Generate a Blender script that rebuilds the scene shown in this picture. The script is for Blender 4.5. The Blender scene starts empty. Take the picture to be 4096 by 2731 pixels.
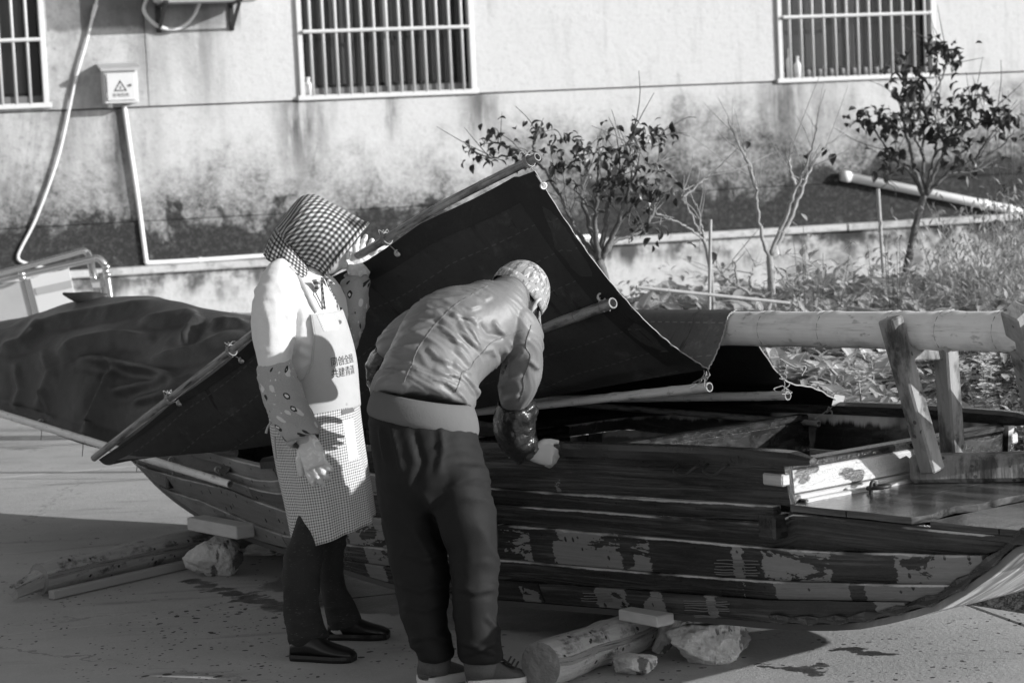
import bpy, bmesh, math, random
import numpy as np
from mathutils import Vector, Matrix, Quaternion, noise
from mathutils.bvhtree import BVHTree
random.seed(7)
rng = np.random.default_rng(11)
scene = bpy.context.scene
R = math.radians
# ------------------------------------------------------------------ camera
FPX, PW, PH, HC = 9300.0, 4096.0, 2731.0, 1.7
PITCH, ROLL = R(5.0), R(2.65)
cam_d = bpy.data.cameras.new('camera'); cam = bpy.data.objects.new('camera', cam_d)
scene.collection.objects.link(cam); scene.camera = cam
_f = np.array([0, math.cos(PITCH), -math.sin(PITCH)]); _u = np.array([0, math.sin(PITCH), math.cos(PITCH)]); _r = np.array([1., 0, 0])
CR = math.cos(ROLL) * _r - math.sin(ROLL) * _u; CU = math.sin(ROLL) * _r + math.cos(ROLL) * _u; CF = _f
CC = np.array([0, 0, HC])
cam.matrix_world = Matrix(((CR[0], CU[0], -CF[0], 0), (CR[1], CU[1], -CF[1], 0), (CR[2], CU[2], -CF[2], HC), (0, 0, 0, 1)))
cam_d.sensor_width = 36; cam_d.lens = 36 * FPX / PW
cam_d.clip_start = 0.1; cam_d.clip_end = 500
cam_d.dof.use_dof = True; cam_d.dof.focus_distance = 7.6; cam_d.dof.aperture_fstop = 5.6
# ------------------------------------------------------------------ light
SUN_AZ = R(-18.0)      # towards the sun: from +x, turned a little to the camera's side
SUN_EL = R(16.5)
sd = Vector((math.cos(SUN_EL) * math.cos(SUN_AZ), math.cos(SUN_EL) * math.sin(SUN_AZ), math.sin(SUN_EL)))
w = bpy.data.worlds.new('World'); scene.world = w; w.use_nodes = True
wn = w.node_tree; bg = wn.nodes['Background']
sky = wn.nodes.new('ShaderNodeTexSky'); sky.sky_type = 'NISHITA'; sky.sun_disc = False
sky.sun_elevation = SUN_EL; sky.sun_rotation = math.pi / 2 - SUN_AZ
bw = wn.nodes.new('ShaderNodeRGBToBW')     # black-and-white film
wn.links.new(sky.outputs[0], bw.inputs[0]); wn.links.new(bw.outputs[0], bg.inputs[0])
bg.inputs[1].default_value = 0.088
sl = bpy.data.lights.new('sun', 'SUN'); sun = bpy.data.objects.new('sun', sl); scene.collection.objects.link(sun)
sl.energy = 2.8; sl.angle = R(0.53); sl.color = (1, 1, 1)
sun.rotation_euler = sd.to_track_quat('Z', 'Y').to_euler(); sun.location = (12, -2, 8)
scene.view_settings.view_transform = 'Standard'; scene.view_settings.look = 'None'
scene.view_settings.gamma = 1; scene.view_settings.use_curve_mapping = False
scene.view_settings.exposure = 0.98
scene.cycles.use_denoising = True
scene.cycles.max_bounces = 6; scene.cycles.transparent_max_bounces = 8
# ------------------------------------------------------------------ placing helpers
def ray(px, py): return (px - PW / 2) / FPX * CR - (py - PH / 2) / FPX * CU + CF
def at(px, py, Y): d = ray(px, py); return CC + d * (Y / d[1])
def atz(px, py, z): d = ray(px, py); return CC + d * ((z - HC) / d[2])
def proj(P):
    d = np.asarray(P) - CC; z = d @ CF
    return np.stack([PW / 2 + FPX * (d @ CR) / z, PH / 2 - FPX * (d @ CU) / z], -1)
AB = R(39.0)                                      # boat frame: u to the bow, v to the far side
BA = np.array([math.sin(AB), -math.cos(AB), 0]); BV = np.array([math.cos(AB), math.sin(AB), 0]); BO = np.array([1.191, 7.204, 0])
def B(u, v, z): return BO + u * BA + v * BV + np.array([0, 0, z])
def onv(px, py, v):
    d = ray(px, py); P = CC + d * (((BO + v * BV - CC) @ BV) / (d @ BV)); e = P - BO
    return np.array([e @ BA, e @ BV, P[2]])
def onu(px, py, u):
    d = ray(px, py); P = CC + d * (((BO + u * BA - CC) @ BA) / (d @ BA)); return P
WY = R(17.4)                                      # house wall frame: s along the wall, h height
WT = np.array([math.cos(WY), math.sin(WY), 0]); WN = np.array([math.sin(WY), -math.cos(WY), 0])
WO = at(1545, 200, 19.65) * np.array([1, 1, 0])
def WP(s, h, o=0.0): return WO + s * WT + o * WN + np.array([0, 0, h])
def wl(px, py, o=0.0):
    d = ray(px, py); P = CC + d * (((WO + o * WN - CC) @ WN) / (d @ WN)); return np.array([(P - WO) @ WT, P[2]])
# ------------------------------------------------------------------ object helpers
COL = scene.collection
ABS = {}
def tag(o, label=None, cat=None, group=None, kind=None):
    if label: o['label'] = label
    if cat: o['category'] = cat
    if group: o['group'] = group
    if kind: o['kind'] = kind
    return o
def thing(name, label, cat, loc=(0, 0, 0), group=None):
    o = bpy.data.objects.new(name, None); COL.objects.link(o); o.empty_display_size = .1
    o.location = loc; ABS[o] = np.array(loc, float); return tag(o, label, cat, group)
def mesh(V, F, uv=None, smooth=False, name='mesh'):
    me = bpy.data.meshes.new(name)
    me.from_pydata([tuple(map(float, v)) for v in V], [], [tuple(int(i) for i in f) for f in F])
    if uv is not None:
        l = me.uv_layers.new(name='UVMap')
        li = np.empty(len(me.loops), np.int32); me.loops.foreach_get('vertex_index', li)
        l.data.foreach_set('uv', np.asarray(uv, np.float32)[li].ravel())
    if smooth: me.polygons.foreach_set('use_smooth', [True] * len(me.polygons))
    me.validate(); me.update()
    return me
def link(name, me, mat, parent=None):
    """link mesh made in world coordinates; parent offset taken off"""
    o = bpy.data.objects.new(name, me); COL.objects.link(o)
    if mat is not None and len(me.materials) == 0: me.materials.append(mat)
    if parent is not None:
        o.parent = parent
        off = ABS.get(parent)
        if off is not None and np.any(off): me.transform(Matrix.Translation(Vector(-off)))
        ABS[o] = off if off is not None else np.zeros(3)
    return o
def obj(name, VF, mat, parent=None, smooth=False):
    V, F = VF[0], VF[1]; uv = VF[2] if len(VF) > 2 else None
    return link(name, mesh(V, F, uv, smooth, name), mat, parent)
def join(*parts):
    V, F, U, n = [], [], [], 0
    hasuv = all(len(p) > 2 for p in parts)
    for p in parts:
        V.append(np.asarray(p[0], float)); F += [tuple(i + n for i in f) for f in p[1]]; n += len(p[0])
        if hasuv: U.append(np.asarray(p[2], float))
    return (np.concatenate(V), F, np.concatenate(U)) if hasuv else (np.concatenate(V), F)
def nrm(a): a = np.asarray(a, float); return a / (np.linalg.norm(a) + 1e-12)
def box(c, ex, ey, ez, bev=0.0):
    """box with centre c and half-extent VECTORS ex, ey, ez; chamfered corners when bev"""
    c, ex, ey, ez = map(lambda a: np.asarray(a, float), (c, ex, ey, ez))
    if bev <= 0:
        V = [c + sx * ex + sy * ey + sz * ez for sz in (-1, 1) for sy in (-1, 1) for sx in (-1, 1)]
        F = [(0, 2, 3, 1), (4, 5, 7, 6), (0, 1, 5, 4), (2, 6, 7, 3), (0, 4, 6, 2), (1, 3, 7, 5)]
        if np.dot(np.cross(ex, ey), ez) < 0: F = [f[::-1] for f in F]
        return V, F
    L = [np.linalg.norm(e) for e in (ex, ey, ez)]; b = min(bev, min(L) * .49)
    V = []; idx = {}
    for sx in (-1, 1):
        for sy in (-1, 1):
            for sz in (-1, 1):
                for k in range(3):
                    s = [sx * ex, sy * ey, sz * ez]
                    for j in range(3):
                        if j != k: s[j] = s[j] * (1 - b / L[j])
                    idx[(sx, sy, sz, k)] = len(V); V.append(c + s[0] + s[1] + s[2])
    F = []
    sg = (-1, 1)
    for k in range(3):
        o = [j for j in range(3) if j != k]
        for s in sg:
            q = []
            for a, b2 in ((-1, -1), (1, -1), (1, 1), (-1, 1)):
                t = [0, 0, 0]; t[k] = s; t[o[0]] = a; t[o[1]] = b2; q.append(idx[(*t, k)])
            F.append(tuple(q))
    for k in range(3):            # edge chamfers along axis k
        o = [j for j in range(3) if j != k]
        for a in sg:
            for b2 in sg:
                t0 = [0, 0, 0]; t0[o[0]] = a; t0[o[1]] = b2; t1 = list(t0); t0[k] = -1; t1[k] = 1
                F.append((idx[(*t0, o[0])], idx[(*t1, o[0])], idx[(*t1, o[1])], idx[(*t0, o[1])]))
    for sx in sg:
        for sy in sg:
            for sz in sg: F.append((idx[(sx, sy, sz, 0)], idx[(sx, sy, sz, 1)], idx[(sx, sy, sz, 2)]))
    V = np.array(V); G = []
    for f in F:                   # orient outward
        p = V[list(f)]; n = np.cross(p[1] - p[0], p[2] - p[0]); m = p.mean(0) - c
        G.append(f if n @ m > 0 else f[::-1])
    return V, G
def bar(p, q, w, h, up=(0, 0, 1), bev=0.0):
    p, q = np.asarray(p, float), np.asarray(q, float); d = nrm(q - p); s = nrm(np.cross(d, up)); t = np.cross(s, d)
    return box((p + q) / 2, (q - p) / 2, s * w / 2, t * h / 2, bev)
def catmull(P, n):
    """resample polyline rows P (k,m) to n points, centripetal-ish Catmull-Rom"""
    P = np.asarray(P, float); k = len(P)
    if k == 2: return P[0] + np.linspace(0, 1, n)[:, None] * (P[1] - P[0])
    E = np.vstack([2 * P[0] - P[1], P, 2 * P[-1] - P[-2]])
    t = np.linspace(0, k - 1, n); i = np.minimum(t.astype(int), k - 2); f = (t - i)[:, None]
    a, b, c, d = E[i], E[i + 1], E[i + 2], E[i + 3]
    return .5 * (2 * b + (c - a) * f + (2 * a - 5 * b + 4 * c - d) * f ** 2 + (3 * b - 3 * c + d - a) * f ** 3)
def tube(P, r, seg=8, cap=True, n=None, jitter=0.0, flat=1.0, up=None):
    P = np.asarray(P, float); r = np.atleast_1d(np.asarray(r, float))
    if len(r) == 1: r = np.repeat(r, len(P))
    if n: Q = catmull(np.hstack([P, r[:, None]]), n); P, r = Q[:, :3], Q[:, 3]
    m = len(P); T = np.gradient(P, axis=0); T /= np.linalg.norm(T, axis=1)[:, None] + 1e-12
    ref = np.array(up, float) if up is not None else (np.array([0, 0, 1.]) if abs(T[0][2]) < .9 else np.array([1., 0, 0]))
    a = nrm(np.cross(T[0], ref)); V = []; UV = []
    L = np.concatenate([[0], np.cumsum(np.linalg.norm(np.diff(P, axis=0), axis=1))])
    for i in range(m):
        a = nrm(a - (a @ T[i]) * T[i]); b = np.cross(T[i], a)
        for j in range(seg):
            t = 2 * math.pi * j / seg; rr = r[i] * (1 + (jitter * (random.random() - .5) if jitter else 0))
            V.append(P[i] + rr * (math.cos(t) * a + flat * math.sin(t) * b)); UV.append((j / seg * 2 * math.pi * r.mean(), L[i]))
    F = [(i * seg + j, i * seg + (j + 1) % seg, (i + 1) * seg + (j + 1) % seg, (i + 1) * seg + j) for i in range(m - 1) for j in range(seg)]
    if cap: F.append(tuple(range(seg))[::-1]); F.append(tuple((m - 1) * seg + j for j in range(seg)))
    return np.array(V), F, np.array(UV)
def grid(Pt, uv=None, close_u=False):
    """(n,m,3) array -> mesh"""
    n, m = Pt.shape[:2]; V = Pt.reshape(-1, 3)
    F = [(i * m + j, i * m + j + 1, (i + 1) * m + j + 1, (i + 1) * m + j) for i in range(n - 1) for j in range(m - 1)]
    if uv is None:
        du = np.zeros((n, m)); du[:, 1:] = np.cumsum(np.linalg.norm(np.diff(Pt, axis=1), axis=2), axis=1)
        dv = np.zeros((n, m)); dv[1:] = np.cumsum(np.linalg.norm(np.diff(Pt, axis=0), axis=2), axis=0)
        uv = np.stack([du, dv], -1)
    return V, F, np.asarray(uv).reshape(-1, 2)
def solid(VF, t):
    """thin sheet -> closed slab, thickness t along the vertex normals (inward)"""
    V, F = np.asarray(VF[0], float), [tuple(f) for f in VF[1]]; N = np.zeros_like(V)
    for f in F:
        p = V[list(f)]; nn = np.cross(p[1] - p[0], p[2] - p[0]) if len(f) == 3 else np.cross(p[2] - p[0], p[3] - p[1])
        for i in f: N[i] += nn
    N /= np.linalg.norm(N, axis=1)[:, None] + 1e-12
    n = len(V); ed = {}
    for f in F:
        for i in range(len(f)):
            e = (f[i], f[(i + 1) % len(f)]); ed[e] = 1
    F2 = F + [tuple(i + n for i in f[::-1]) for f in F]
    for (a, b) in ed:
        if (b, a) not in ed: F2.append((b, a, a + n, b + n))
    V2 = np.concatenate([V, V - N * t])
    return (V2, F2, np.concatenate([VF[2], VF[2]])) if len(VF) > 2 else (V2, F2)
def ring(l, r, Y, d, Yr=None):
    """cross-section from two silhouette pixels: centre, half-width vector, half-depth"""
    pl = at(*l, Y); pr = at(*r, Y if Yr is None else Yr); return np.concatenate([(pl + pr) / 2, (pr - pl) / 2, [d]])
def loft_pts(rings, n, m, t0=0, t1=2 * math.pi, ex=1.0, off=0.0, closed=True, bdir=None):
    """rings -> (n,m,3) points; t=pi is the left silhouette, -pi/2 faces the camera"""
    Q = catmull(np.array(rings), n); C, A, D = Q[:, :3], Q[:, 3:6], Q[:, 6]
    T = np.gradient(C, axis=0); T /= np.linalg.norm(T, axis=1)[:, None] + 1e-12
    t = np.linspace(t0, t1, m, endpoint=not closed); out = np.zeros((n, m, 3))
    for i in range(n):
        b = np.cross(A[i], T[i]); b = nrm(b)
        if b[1] < 0: b = -b
        if bdir is not None: b = nrm(bdir)
        ca, sa = np.cos(t), np.sin(t)
        if ex != 1.0: ca, sa = np.sign(ca) * np.abs(ca) ** ex, np.sign(sa) * np.abs(sa) ** ex
        La = np.linalg.norm(A[i])
        out[i] = C[i] + ca[:, None] * A[i] * (1 + off / La) + sa[:, None] * b * (D[i] + off)
    return out
def loft(rings, n=24, m=24, ex=1.0, cap=True, off=0.0):
    P = loft_pts(rings, n, m, ex=ex, off=off); V = P.reshape(-1, 3)
    F = [(i * m + j, i * m + (j + 1) % m, (i + 1) * m + (j + 1) % m, (i + 1) * m + j) for i in range(n - 1) for j in range(m)]
    if cap: F.append(tuple(range(m))[::-1]); F.append(tuple((n - 1) * m + j for j in range(m)))
    du = np.zeros((n, m)); du[:, 1:] = np.cumsum(np.linalg.norm(np.diff(P, axis=1), axis=2), axis=1)
    dv = np.zeros((n, m)); dv[1:] = np.cumsum(np.linalg.norm(np.diff(P, axis=0), axis=2), axis=0)
    return V, F, np.stack([du, dv], -1).reshape(-1, 2)
DG = bpy.context.evaluated_depsgraph_get
def remesh(VF, vox, smooth=2, fac=.5):
    """fuse overlapping closed shells into one skin"""
    me = mesh(VF[0], VF[1]); o = bpy.data.objects.new('tmp', me); COL.objects.link(o)
    bm = bmesh.new(); bm.from_mesh(me); bmesh.ops.recalc_face_normals(bm, faces=bm.faces); bm.to_mesh(me); bm.free()
    m = o.modifiers.new('r', 'REMESH'); m.mode = 'VOXEL'; m.voxel_size = vox
    if smooth:
        s = o.modifiers.new('s', 'SMOOTH'); s.iterations = smooth; s.factor = fac
    dg = DG(); dg.update(); ne = bpy.data.meshes.new_from_object(o.evaluated_get(dg))
    bpy.data.objects.remove(o); bpy.data.meshes.remove(me)
    ne.polygons.foreach_set('use_smooth', [True] * len(ne.polygons)); return ne
def getv(me):
    a = np.empty(len(me.vertices) * 3, np.float32); me.vertices.foreach_get('co', a); return a.reshape(-1, 3).astype(float)
def getn(me):
    a = np.empty(len(me.vertices) * 3, np.float32); me.vertices.foreach_get('normal', a); return a.reshape(-1, 3).astype(float)
def setv(me, V): me.vertices.foreach_set('co', np.asarray(V, np.float32).ravel()); me.update()
def seg_dist(p, poly):
    """distance of points p (n,2) to a polyline, with position along it"""
    best = np.full(len(p), 1e9); pos = np.zeros(len(p)); sgn = np.zeros(len(p)); k = len(poly) - 1
    for i in range(k):
        a, b = np.array(poly[i], float), np.array(poly[i + 1], float); d = b - a
        t = np.clip(((p - a) @ d) / (d @ d + 1e-9), 0, 1); q = a + t[:, None] * d; e = p - q
        ds = np.hypot(e[:, 0], e[:, 1]); u = ds < best
        best[u] = ds[u]; pos[u] = (i + t[u]) / k; sgn[u] = np.sign(d[0] * e[u, 1] - d[1] * e[u, 0])
    return best, pos, sgn
def fold(me, lines, facing=True):
    """press creases into a cloth mesh; lines given along the cloth as seen, depth in metres, real geometry after"""
    V = getv(me); N = getn(me); p = proj(V); f = np.einsum('ij,ij->i', N, V - CC) < 0
    D = np.zeros(len(V))
    for poly, wpx, hgt in lines:
        ds, pos, sg = seg_dist(p, poly)
        taper = np.clip(np.minimum(pos, 1 - pos) * 5, 0, 1) ** .7
        x = ds / wpx
        D += .85 * hgt * taper * (np.exp(-1.7 * np.sqrt(x * x + .03)) * 1.25 - .32 * np.exp(-((sg * x - 1.25) ** 2) * 1.6))
    if facing: D[~f] *= 0
    setv(me, V + N * D[:, None])
def rnd(V, sc, amp, oct=3, seed=0):
    o = Vector((seed * 7.1, seed * 3.3, seed * 1.7))
    return np.array([noise.fractal(Vector(v) * sc + o, 1.0, 2.0, oct) for v in V]) * amp
def smooth_all(me): me.polygons.foreach_set('use_smooth', [True] * len(me.polygons)); me.update()
def bvh(me): return BVHTree.FromPolygons([v.co[:] for v in me.vertices], [p.vertices[:] for p in me.polygons])
def onsurf(tree, px, py, off=.003):
    d = Vector(ray(px, py)).normalized(); h, n, i, dist = tree.ray_cast(Vector(CC), d)
    if h is None: return None
    return np.array(h - d * off)
def surfline(tree, pts, n, off=.002):
    Q = catmull(np.array(pts, float), n); P = [onsurf(tree, *q, off) for q in Q]; return np.array([p for p in P if p is not None])
# ------------------------------------------------------------------ node helpers (all grey: the photograph is black and white)
class S:
    def __init__(s, g, k): s.g, s.k = g, k
    def _b(a, op, b, c=None): return a.g.m(op, a, b, c)
    def __add__(a, b): return a._b('ADD', b)
    def __radd__(a, b): return a._b('ADD', b)
    def __sub__(a, b): return a._b('SUBTRACT', b)
    def __rsub__(a, b): return a.g.m('SUBTRACT', b, a)
    def __mul__(a, b): return a._b('MULTIPLY', b)
    def __rmul__(a, b): return a._b('MULTIPLY', b)
    def __truediv__(a, b): return a._b('DIVIDE', b)
    def min(a, b): return a._b('MINIMUM', b)
    def max(a, b): return a._b('MAXIMUM', b)
    def lt(a, b): return a._b('LESS_THAN', b)
    def gt(a, b): return a._b('GREATER_THAN', b)
    def mod(a, b): return a._b('FLOORED_MODULO', b)
    def abs(a): return a.g.m('ABSOLUTE', a)
    def sin(a): return a.g.m('SINE', a)
    def floor(a): return a.g.m('FLOOR', a)
    def pow(a, b): return a._b('POWER', b)
    def exp(a): return a.g.m('EXPONENT', a)
    def ss(a, lo, hi, x=0., y=1.):
        return a.g.mr(a, lo, hi, x, y, 'SMOOTHSTEP')
    def lin(a, lo, hi, x=0., y=1.): return a.g.mr(a, lo, hi, x, y, 'LINEAR')
class G:
    def __init__(g, nt): g.nt = nt
    def put(g, sock, v):
        if isinstance(v, S): g.nt.links.new(v.k, sock)
        elif v is not None:
            try: sock.default_value = v
            except Exception: sock.default_value = (v, v, v, 1)
    def node(g, t, **kw):
        n = g.nt.nodes.new(t)
        for k, v in kw.items(): setattr(n, k, v)
        return n
    def m(g, op, a, b=None, c=None):
        n = g.node('ShaderNodeMath', operation=op); g.put(n.inputs[0], a)
        if b is not None: g.put(n.inputs[1], b)
        if c is not None: g.put(n.inputs[2], c)
        return S(g, n.outputs[0])
    def mr(g, v, a, b, x, y, it):
        n = g.node('ShaderNodeMapRange', interpolation_type=it)
        for i, q in enumerate((v, a, b, x, y)): g.put(n.inputs[i], q)
        return S(g, n.outputs[0])
    def coords(g, which='Object'):
        n = g.node('ShaderNodeTexCoord'); s = g.node('ShaderNodeSeparateXYZ'); g.nt.links.new(n.outputs[which], s.inputs[0])
        return [S(g, s.outputs[i]) for i in range(3)]
    def vec(g, x, y, z=0.):
        n = g.node('ShaderNodeCombineXYZ'); g.put(n.inputs[0], x); g.put(n.inputs[1], y); g.put(n.inputs[2], z); return S(g, n.outputs[0])
    def noise(g, v, scale=1., detail=4., rough=.55, dist=0.):
        n = g.node('ShaderNodeTexNoise'); g.put(n.inputs['Vector'], v)
        for k, q in (('Scale', scale), ('Detail', detail), ('Roughness', rough), ('Distortion', dist)): g.put(n.inputs[k], q)
        return S(g, n.outputs['Fac' if 'Fac' in n.outputs else 0])
    def vor(g, v, scale=1., feat='F1', out='Distance', rnd=1.):
        n = g.node('ShaderNodeTexVoronoi', feature=feat); g.put(n.inputs['Vector'], v); g.put(n.inputs['Scale'], scale); g.put(n.inputs['Randomness'], rnd)
        return S(g, n.outputs[out])
    def white(g, v):
        n = g.node('ShaderNodeTexWhiteNoise'); g.put(n.inputs['Vector'], v); return S(g, n.outputs['Value'])
    def rand(g):
        n = g.node('ShaderNodeObjectInfo'); return S(g, n.outputs['Random'])
    def mix(g, a, b, f):
        """a + (b-a)*f on floats"""
        n = g.node('ShaderNodeMix', data_type='FLOAT'); g.put(n.inputs[0], f); g.put(n.inputs[2], a); g.put(n.inputs[3], b); return S(g, n.outputs[0])
def mat(name, fn):
    m = bpy.data.materials.new(name); m.use_nodes = True; nt = m.node_tree; g = G(nt); p = nt.nodes['Principled BSDF']
    d = fn(g)
    g.put(p.inputs['Base Color'], d.get('base', .5)) if isinstance(d.get('base', .5), S) else setattr(p.inputs['Base Color'], 'default_value', (d.get('base', .5),) * 3 + (1,))
    g.put(p.inputs['Roughness'], d.get('rough', .7)); g.put(p.inputs['Specular IOR Level'], d.get('spec', .4))
    for k, s in (('metal', 'Metallic'), ('coat', 'Coat Weight'), ('coatr', 'Coat Roughness'), ('trans', 'Transmission Weight'), ('alpha', 'Alpha'), ('sheen', 'Sheen Weight')):
        if k in d: g.put(p.inputs[s], d[k])
    if 'bump' in d:
        b = g.node('ShaderNodeBump'); b.inputs['Strength'].default_value = d.get('bstr', 1.); b.inputs['Distance'].default_value = 1.0
        g.put(b.inputs['Height'], d['bump']); nt.links.new(b.outputs[0], p.inputs['Normal'])
    if 'sss' in d: p.inputs['Subsurface Weight'].default_value = d['sss']; p.inputs['Subsurface Radius'].default_value = (.01,) * 3
    if 'translucent' in d:
        t = g.node('ShaderNodeBsdfTranslucent'); g.put(t.inputs[0], d['base']) if isinstance(d['base'], S) else setattr(t.inputs[0], 'default_value', (d['base'],) * 3 + (1,))
        mx = g.node('ShaderNodeMixShader'); mx.inputs[0].default_value = d['translucent']
        nt.links.new(p.outputs[0], mx.inputs[1]); nt.links.new(t.outputs[0], mx.inputs[2]); nt.links.new(mx.outputs[0], nt.nodes['Material Output'].inputs[0])
    return m
def simple(name, base, rough=.7, var=.3, sc=20., bump=.0, bsc=60., **kw):
    def fn(g):
        x, y, z = g.coords(); v = g.vec(x, y, z); n = g.noise(v, sc, 5., .6)
        d = dict(base=base * (1 - var) + n * (2 * var * base), rough=rough, **kw)
        if bump: d['bump'] = g.noise(v, bsc, 4., .6) * bump
        return d
    return mat(name, fn)
# ------------------------------------------------------------------ materials
_ws = float(WO @ WT)
def wall_sh(g):
    x, y, z = g.coords(); return x * float(WT[0]) + y * float(WT[1]), z      # the house's own origin is s = 0
def m_wall(g):
    s, h = wall_sh(g); v = g.vec(s, h, 0)
    n1 = g.noise(v, .9, 5., .6); n2 = g.noise(v, 5., 6., .65); n3 = g.noise(g.vec(s * 9, h * 1.1), 1., 5., .6); n4 = g.noise(v, 22., 5., .7)
    nh = g.noise(v, 2.1, 8., .72, .4); nf = g.noise(v, 60., 4., .7); n5 = g.noise(g.vec(s * 2.2 + 7., h * .9), 1., 7., .7, .6)
    b = .56 - n1.ss(.52, .75) * .05 - n4.ss(.50, .70) * .06 - n3.ss(.50, .74) * .075 - nf.ss(.52, .72) * .05 - n5.ss(.55, .72) * .06
    left = s.ss(-.9, -3.4)
    b = b * (1. - left * (n5.ss(.38, .62) * .32 + n2.ss(.42, .66) * .20 + n4.ss(.5, .7) * .15 + .08))
    # grey-green damp creeping up from the ledge
    rs = s.ss(.6, 2.2) * .26 + s.ss(4.6, 6.5) * .1
    damp = (h - rs + (nh - .5) * 1.7 + (n1 - .5) * .6).ss(1.86, 1.0)
    b = b * (1. - damp * (nf.ss(.36, .60) * .26 + n4.ss(.34, .62) * .30 + n5.ss(.40, .6) * .18 + .26))
    dark = (h - rs * .5 + (nh - .5) * 1.25 + (n5 - .5) * .9 + (n3 - .5) * .12).ss(1.20, 1.05)
    b = g.mix(b, (.010 + n4.ss(.35, .75) * .06 + nf.ss(.45, .75) * .05), dark * (nh.ss(.66, .58) * .95 + .05))
    chip = n5.ss(.63, .66) * n4.ss(.40, .50); b = b * (1. - chip * .22)
    # black runs below the window corners and the box
    runs = None
    for s0, wd, lo, amt in ((-.80, .16, 1.45, .95), (-.62, .12, 1.7, .55), (.02, .06, 1.95, .9), (.80, .16, 1.85, .8), (3.62, .22, 1.1, .85), (4.0, .2, 1.35, .45), (-2.70, .14, 1.6, .6), (-2.28, .07, .85, .95), (-1.55, .18, 2.0, .5), (-2.05, .18, 1.2, .4)):
        top = 2.09 if s0 > -1.5 or s0 < -2.1 else 2.95
        k = ((s - s0 + (n2 - .5) * .16) / wd); k = (k * k * -1.).exp() * h.ss(lo - .35, top - .1) * h.lt(top)
        k = k * (n3.ss(.30, .55) * .8 + n5.ss(.4, .6) * .2) * amt
        runs = k if runs is None else runs.max(k)
    b = b * (1. - runs * .92)
    # darker fields high on the wall between window and air conditioner, split at the upright joint
    f1 = s.lt(-2.02) * s.gt(-2.80) * (h + (n2 - .5) * .10).ss(2.70, 2.75)
    f3 = s.gt(-2.02) * s.lt(-1.22) * (h + (n2 - .5) * .3).ss(2.62, 2.8) * (.5 + n3 * .5)
    b = b * (1. - f1 * .52) * (1. - f3 * .45)
    return dict(base=b.max(.03), rough=.92, spec=.2, bump=n4 * .005 + n2 * .006 + nf * .002)
M_wall = mat('limewashed_render', m_wall)
def m_lowwall(g):
    s, h = wall_sh(g); v = g.vec(s, h, 0); n2 = g.noise(v, 3.5, 6., .65); n4 = g.noise(v, 20., 5., .7); n3 = g.noise(g.vec(s * 6, h * 1.2), 1., 5., .6)
    b = .52 - n4.ss(.5, .7) * .10 - n2.ss(.5, .7) * .12
    top = (h + (n3 - .5) * .55).ss(.50, .70)
    b = b * (1. - top * n2.ss(.36, .55) * .80)
    b = b * (1. - s.ss(2.0, 5.0) * (n2.ss(.44, .60) * .55 + .12))
    return dict(base=b.max(.04), rough=.92, spec=.2, bump=n4 * .006 + n2 * .01)
M_low = mat('stained_plinth_render', m_lowwall)
def m_ledge(g):
    s, h = wall_sh(g); v = g.vec(s, h, 0); n = g.noise(v, 9., 6., .65); n2 = g.noise(v, 2., 4.)
    return dict(base=(.50 - n.ss(.48, .7) * .25 - n2.ss(.55, .7) * .15).max(.06), rough=.9, bump=n * .01)
M_ledge = mat('ledge_concrete', m_ledge)
WET_AND_SHADE = [(3395, 2594, .05), (3440, 2598, .05), (3500, 2612, .055), (3545, 2616, .04), (3150, 2668, .055), (3200, 2676, .065), (3255, 2684, .055), (3276, 2660, .03), (3085, 2650, .02),
       (760, 2322, .05), (800, 2330, .055), (840, 2342, .06), (890, 2356, .06), (940, 2372, .06), (990, 2388, .065), (1040, 2402, .07), (1100, 2418, .09), (1160, 2426, .10), (1020, 2368, .04), (950, 2400, .035), (1300, 2330, .26), (1500, 2380, .30), (1640, 2400, .3), (2100, 2440, .4), (2350, 2460, .35), (2000, 2480, .2),  # wide patches under the hull: wet ground with the boat's shade painted in
       (1560, 2420, .10), (1480, 2330, .2)]
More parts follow.
